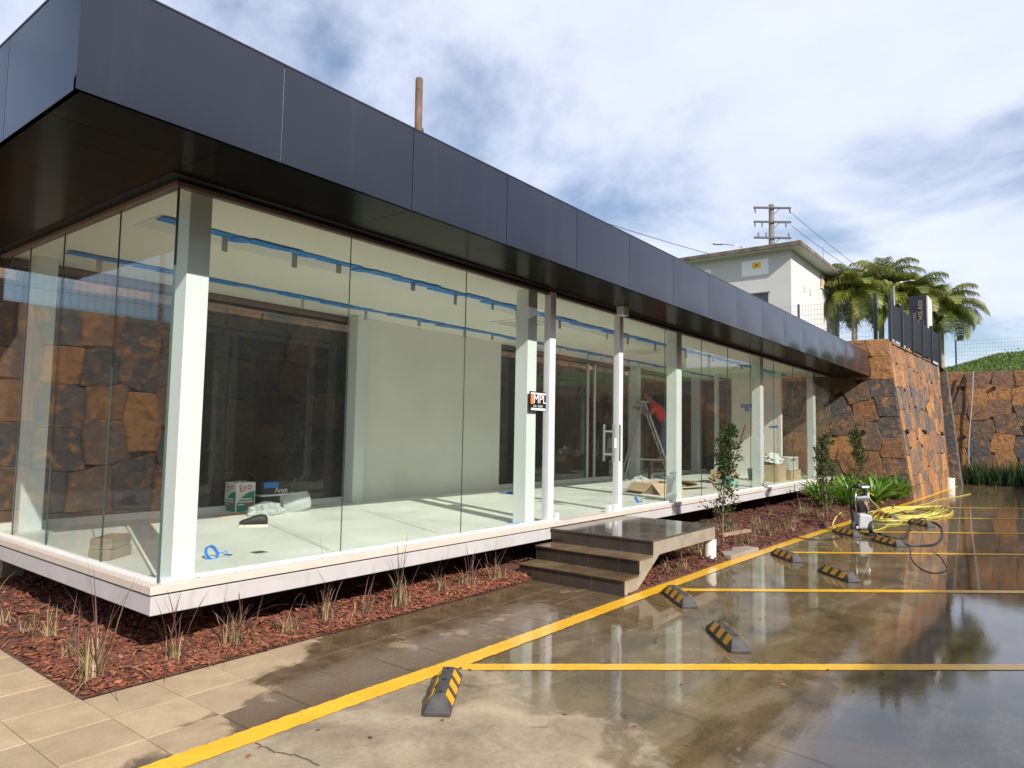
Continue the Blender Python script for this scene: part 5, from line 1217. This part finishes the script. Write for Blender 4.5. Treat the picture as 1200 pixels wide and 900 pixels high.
for s, n in ((1, 'l'), (-1, 'r')):
    J.update({'hip' + n: (0, .09 * s, .88), 'kn' + n: (.05 + .04 * s, .10 * s, .48), 'an' + n: (-.03 + .05 * s, .11 * s, .08), 'to' + n: (.16 + .05 * s, .13 * s, .03),
              'sh' + n: (.28, .17 * s, 1.27), 'el' + n: (.40, .24 * s, 1.04), 'wr' + n: (.58, .15 * s, 1.16), 'pa' + n: (.66, .12 * s, 1.20)})
K = list(J); V = [J[k] for k in K]; ix = {k: i for i, k in enumerate(K)}
E_ = [('pel', 'sp'), ('sp', 'ch'), ('ch', 'nk'), ('nk', 'hd'), ('hd', 'ht')]
for n in 'lr': E_ += [('pel', 'hip' + n), ('hip' + n, 'kn' + n), ('kn' + n, 'an' + n), ('an' + n, 'to' + n), ('ch', 'sh' + n), ('sh' + n, 'el' + n), ('el' + n, 'wr' + n), ('wr' + n, 'pa' + n)]
rd = dict(pel=.14, sp=.125, ch=.145, nk=.06, hd=.098, ht=.085)
for n in 'lr': rd.update({'hip' + n: .092, 'kn' + n: .058, 'an' + n: .042, 'to' + n: .04, 'sh' + n: .06, 'el' + n: .042, 'wr' + n: .03, 'pa' + n: .04})
body = skin_mesh('body', V, [(ix[a], ix[c]) for a, c in E_], [rd[k] for k in K], M['skin'])
bm = bmesh.new(); bm.from_mesh(body)
def add_tube(P, r):
    mb = MB(); mb.tube(P, r, 6); vs = [bm.verts.new(p) for p in mb.v]
    for f in mb.f: bm.faces.new([vs[i] for i in f])
for s in (1, -1):
    p = Vector((.66, .12 * s, 1.20))
    for k, ln in enumerate((.075, .085, .08, .062)):
        o_ = Vector((.02, (k - 1.5) * .02 * s, .01)); add_tube([p + o_ * .4, p + o_ + Vector((ln * .55, 0, .01)), p + o_ + Vector((ln * .85, 0, -.02)), p + o_ + Vector((ln * .8, 0, -.045))], [.010, .009, .008, .006])
    add_tube([p + Vector((-.02, -.02 * s, 0)), p + Vector((.02, -.055 * s, .0)), p + Vector((.05, -.06 * s, -.02))], [.012, .010, .007])
hc = Vector((.47, 0, 1.47)); fw = Vector((.8, 0, -.6)); up_ = Vector((.6, 0, .8))
add_tube([hc + fw * .09 + up_ * .01, hc + fw * .115 - up_ * .02, hc + fw * .10 - up_ * .035], [.012, .016, .012])
for s in (1, -1): add_tube([hc + Vector((0, .088 * s, 0)) + up_ * .025, hc + Vector((-.01, .10 * s, 0)), hc + Vector((0, .088 * s, 0)) - up_ * .03], [.012, .018, .010])
bm.to_mesh(body); bm.free()
bo = bpy.data.objects.new('body', body); COL.objects.link(bo); bo.parent = wk
def cloth(name, keys, edges, rads, mat):
    ii = {k: i for i, k in enumerate(keys)}; me = skin_mesh(name, [CJ.get(k, J.get(k)) for k in keys], [(ii[a], ii[c]) for a, c in edges], rads, mat)
    o = bpy.data.objects.new(name, me); COL.objects.link(o); o.parent = wk; return o
CJ = {'hem': (-.0, 0, .90), 'slvl': (.35, .21, 1.14), 'slvr': (.35, -.21, 1.14), 'wst': (.02, 0, .98)}
cloth('shirt', ['sp', 'hem', 'ch', 'nk', 'shl', 'slvl', 'shr', 'slvr'], [('hem', 'sp'), ('sp', 'ch'), ('ch', 'nk'), ('ch', 'shl'), ('shl', 'slvl'), ('ch', 'shr'), ('shr', 'slvr')], [.145, .15, .165, .075, .08, .068, .08, .068], M['red_shirt'])
cloth('jeans', ['pel', 'wst', 'hipl', 'knl', 'anl', 'hipr', 'knr', 'anr'], [('pel', 'wst'), ('pel', 'hipl'), ('hipl', 'knl'), ('knl', 'anl'), ('pel', 'hipr'), ('hipr', 'knr'), ('knr', 'anr')], [.152, .138, .108, .075, .062, .108, .075, .062], M['jeans'])
bm = bmesh.new(); bmesh.ops.create_icosphere(bm, subdivisions=3, radius=.108)
bmesh.ops.bisect_plane(bm, geom=bm.verts[:] + bm.edges[:] + bm.faces[:], plane_co=(0, 0, 0), plane_no=(.55, 0, -.65), clear_outer=True)
me = bpy.data.meshes.new('hair'); bm.to_mesh(me); bm.free(); me.materials.append(M['hair']); o = bpy.data.objects.new('hair', me); COL.objects.link(o); o.parent = wk; o.location = (.475, 0, 1.485)
b = MB()
for s in (1, -1):
    p = Vector(J['an' + ('l' if s > 0 else 'r')]); b.tube([p + Vector((-.06, 0, -.04)), p + Vector((.04, 0, -.04)), p + Vector((.16, .01 * s, -.05))], [.045, .048, .035], 8)
o = MB(); o.v, o.f, o.m, o.a = b.v, b.f, b.m, b.a
me_o = b.build('shoes', M['hair'], None, smooth=True); me_o.parent = wk
wk.scale = (1.1, 1.1, 1.1)
wk.rotation_euler.z = math.atan2(.79, -.613)

# ------------------------------------------------------------------ boundary opposite, behind the camera's right (mirrored in the front glazing)
ob = thing('shade_building', 'long dark grey building across the parking lot, mirrored in the front glazing', 'building', (6, -22, 0))
BH = 9.0; BY = -16.85
b = MB(); b.box(-14, 27, BY - 12, BY, -.04, BH); bw = b.build('wall', M['dark_render'], ob)
b = MB(); b.box(-14.3, 27.3, BY - 12.3, BY + .3, BH + .001, BH + .25); b.build('roof', M['house_roof'], ob)
for i in range(10):
    for z0 in (1.0, 4.2):
        x = -12 + 3.9 * i; b = MB(); b.box(x, x + 2.2, BY + .002, BY + .05, z0, z0 + 1.7); w_ = b.build('window', M['window_dark'], ob)
        b = MB(); b.box(x - .05, x + 2.25, BY + .002, BY + .09, z0 - .1, z0 - .005); b.build('sill', M['concrete_grey'], w_)
rb = thing('red_house', 'red-walled house on the hill beyond the parking lot, mirrored in the door glazing', 'house', (44, -24, 5))
b = MB(); b.box(40, 50, -30, -18, 4.5, 9.0); b.build('wall', M['red_wall'], rb)
b = MB(); b.prism([(-30.5, 9.001), (-17.5, 9.001), (-24, 11)], 39.5, 50.5, ax=0); b.build('roof', M['house_roof'], rb)
for y in (-27, -22): b = MB(); b.box(39.95, 39.998, y, y + 1.5, 6.2, 7.8); b.build('window', M['window_dark'], rb)
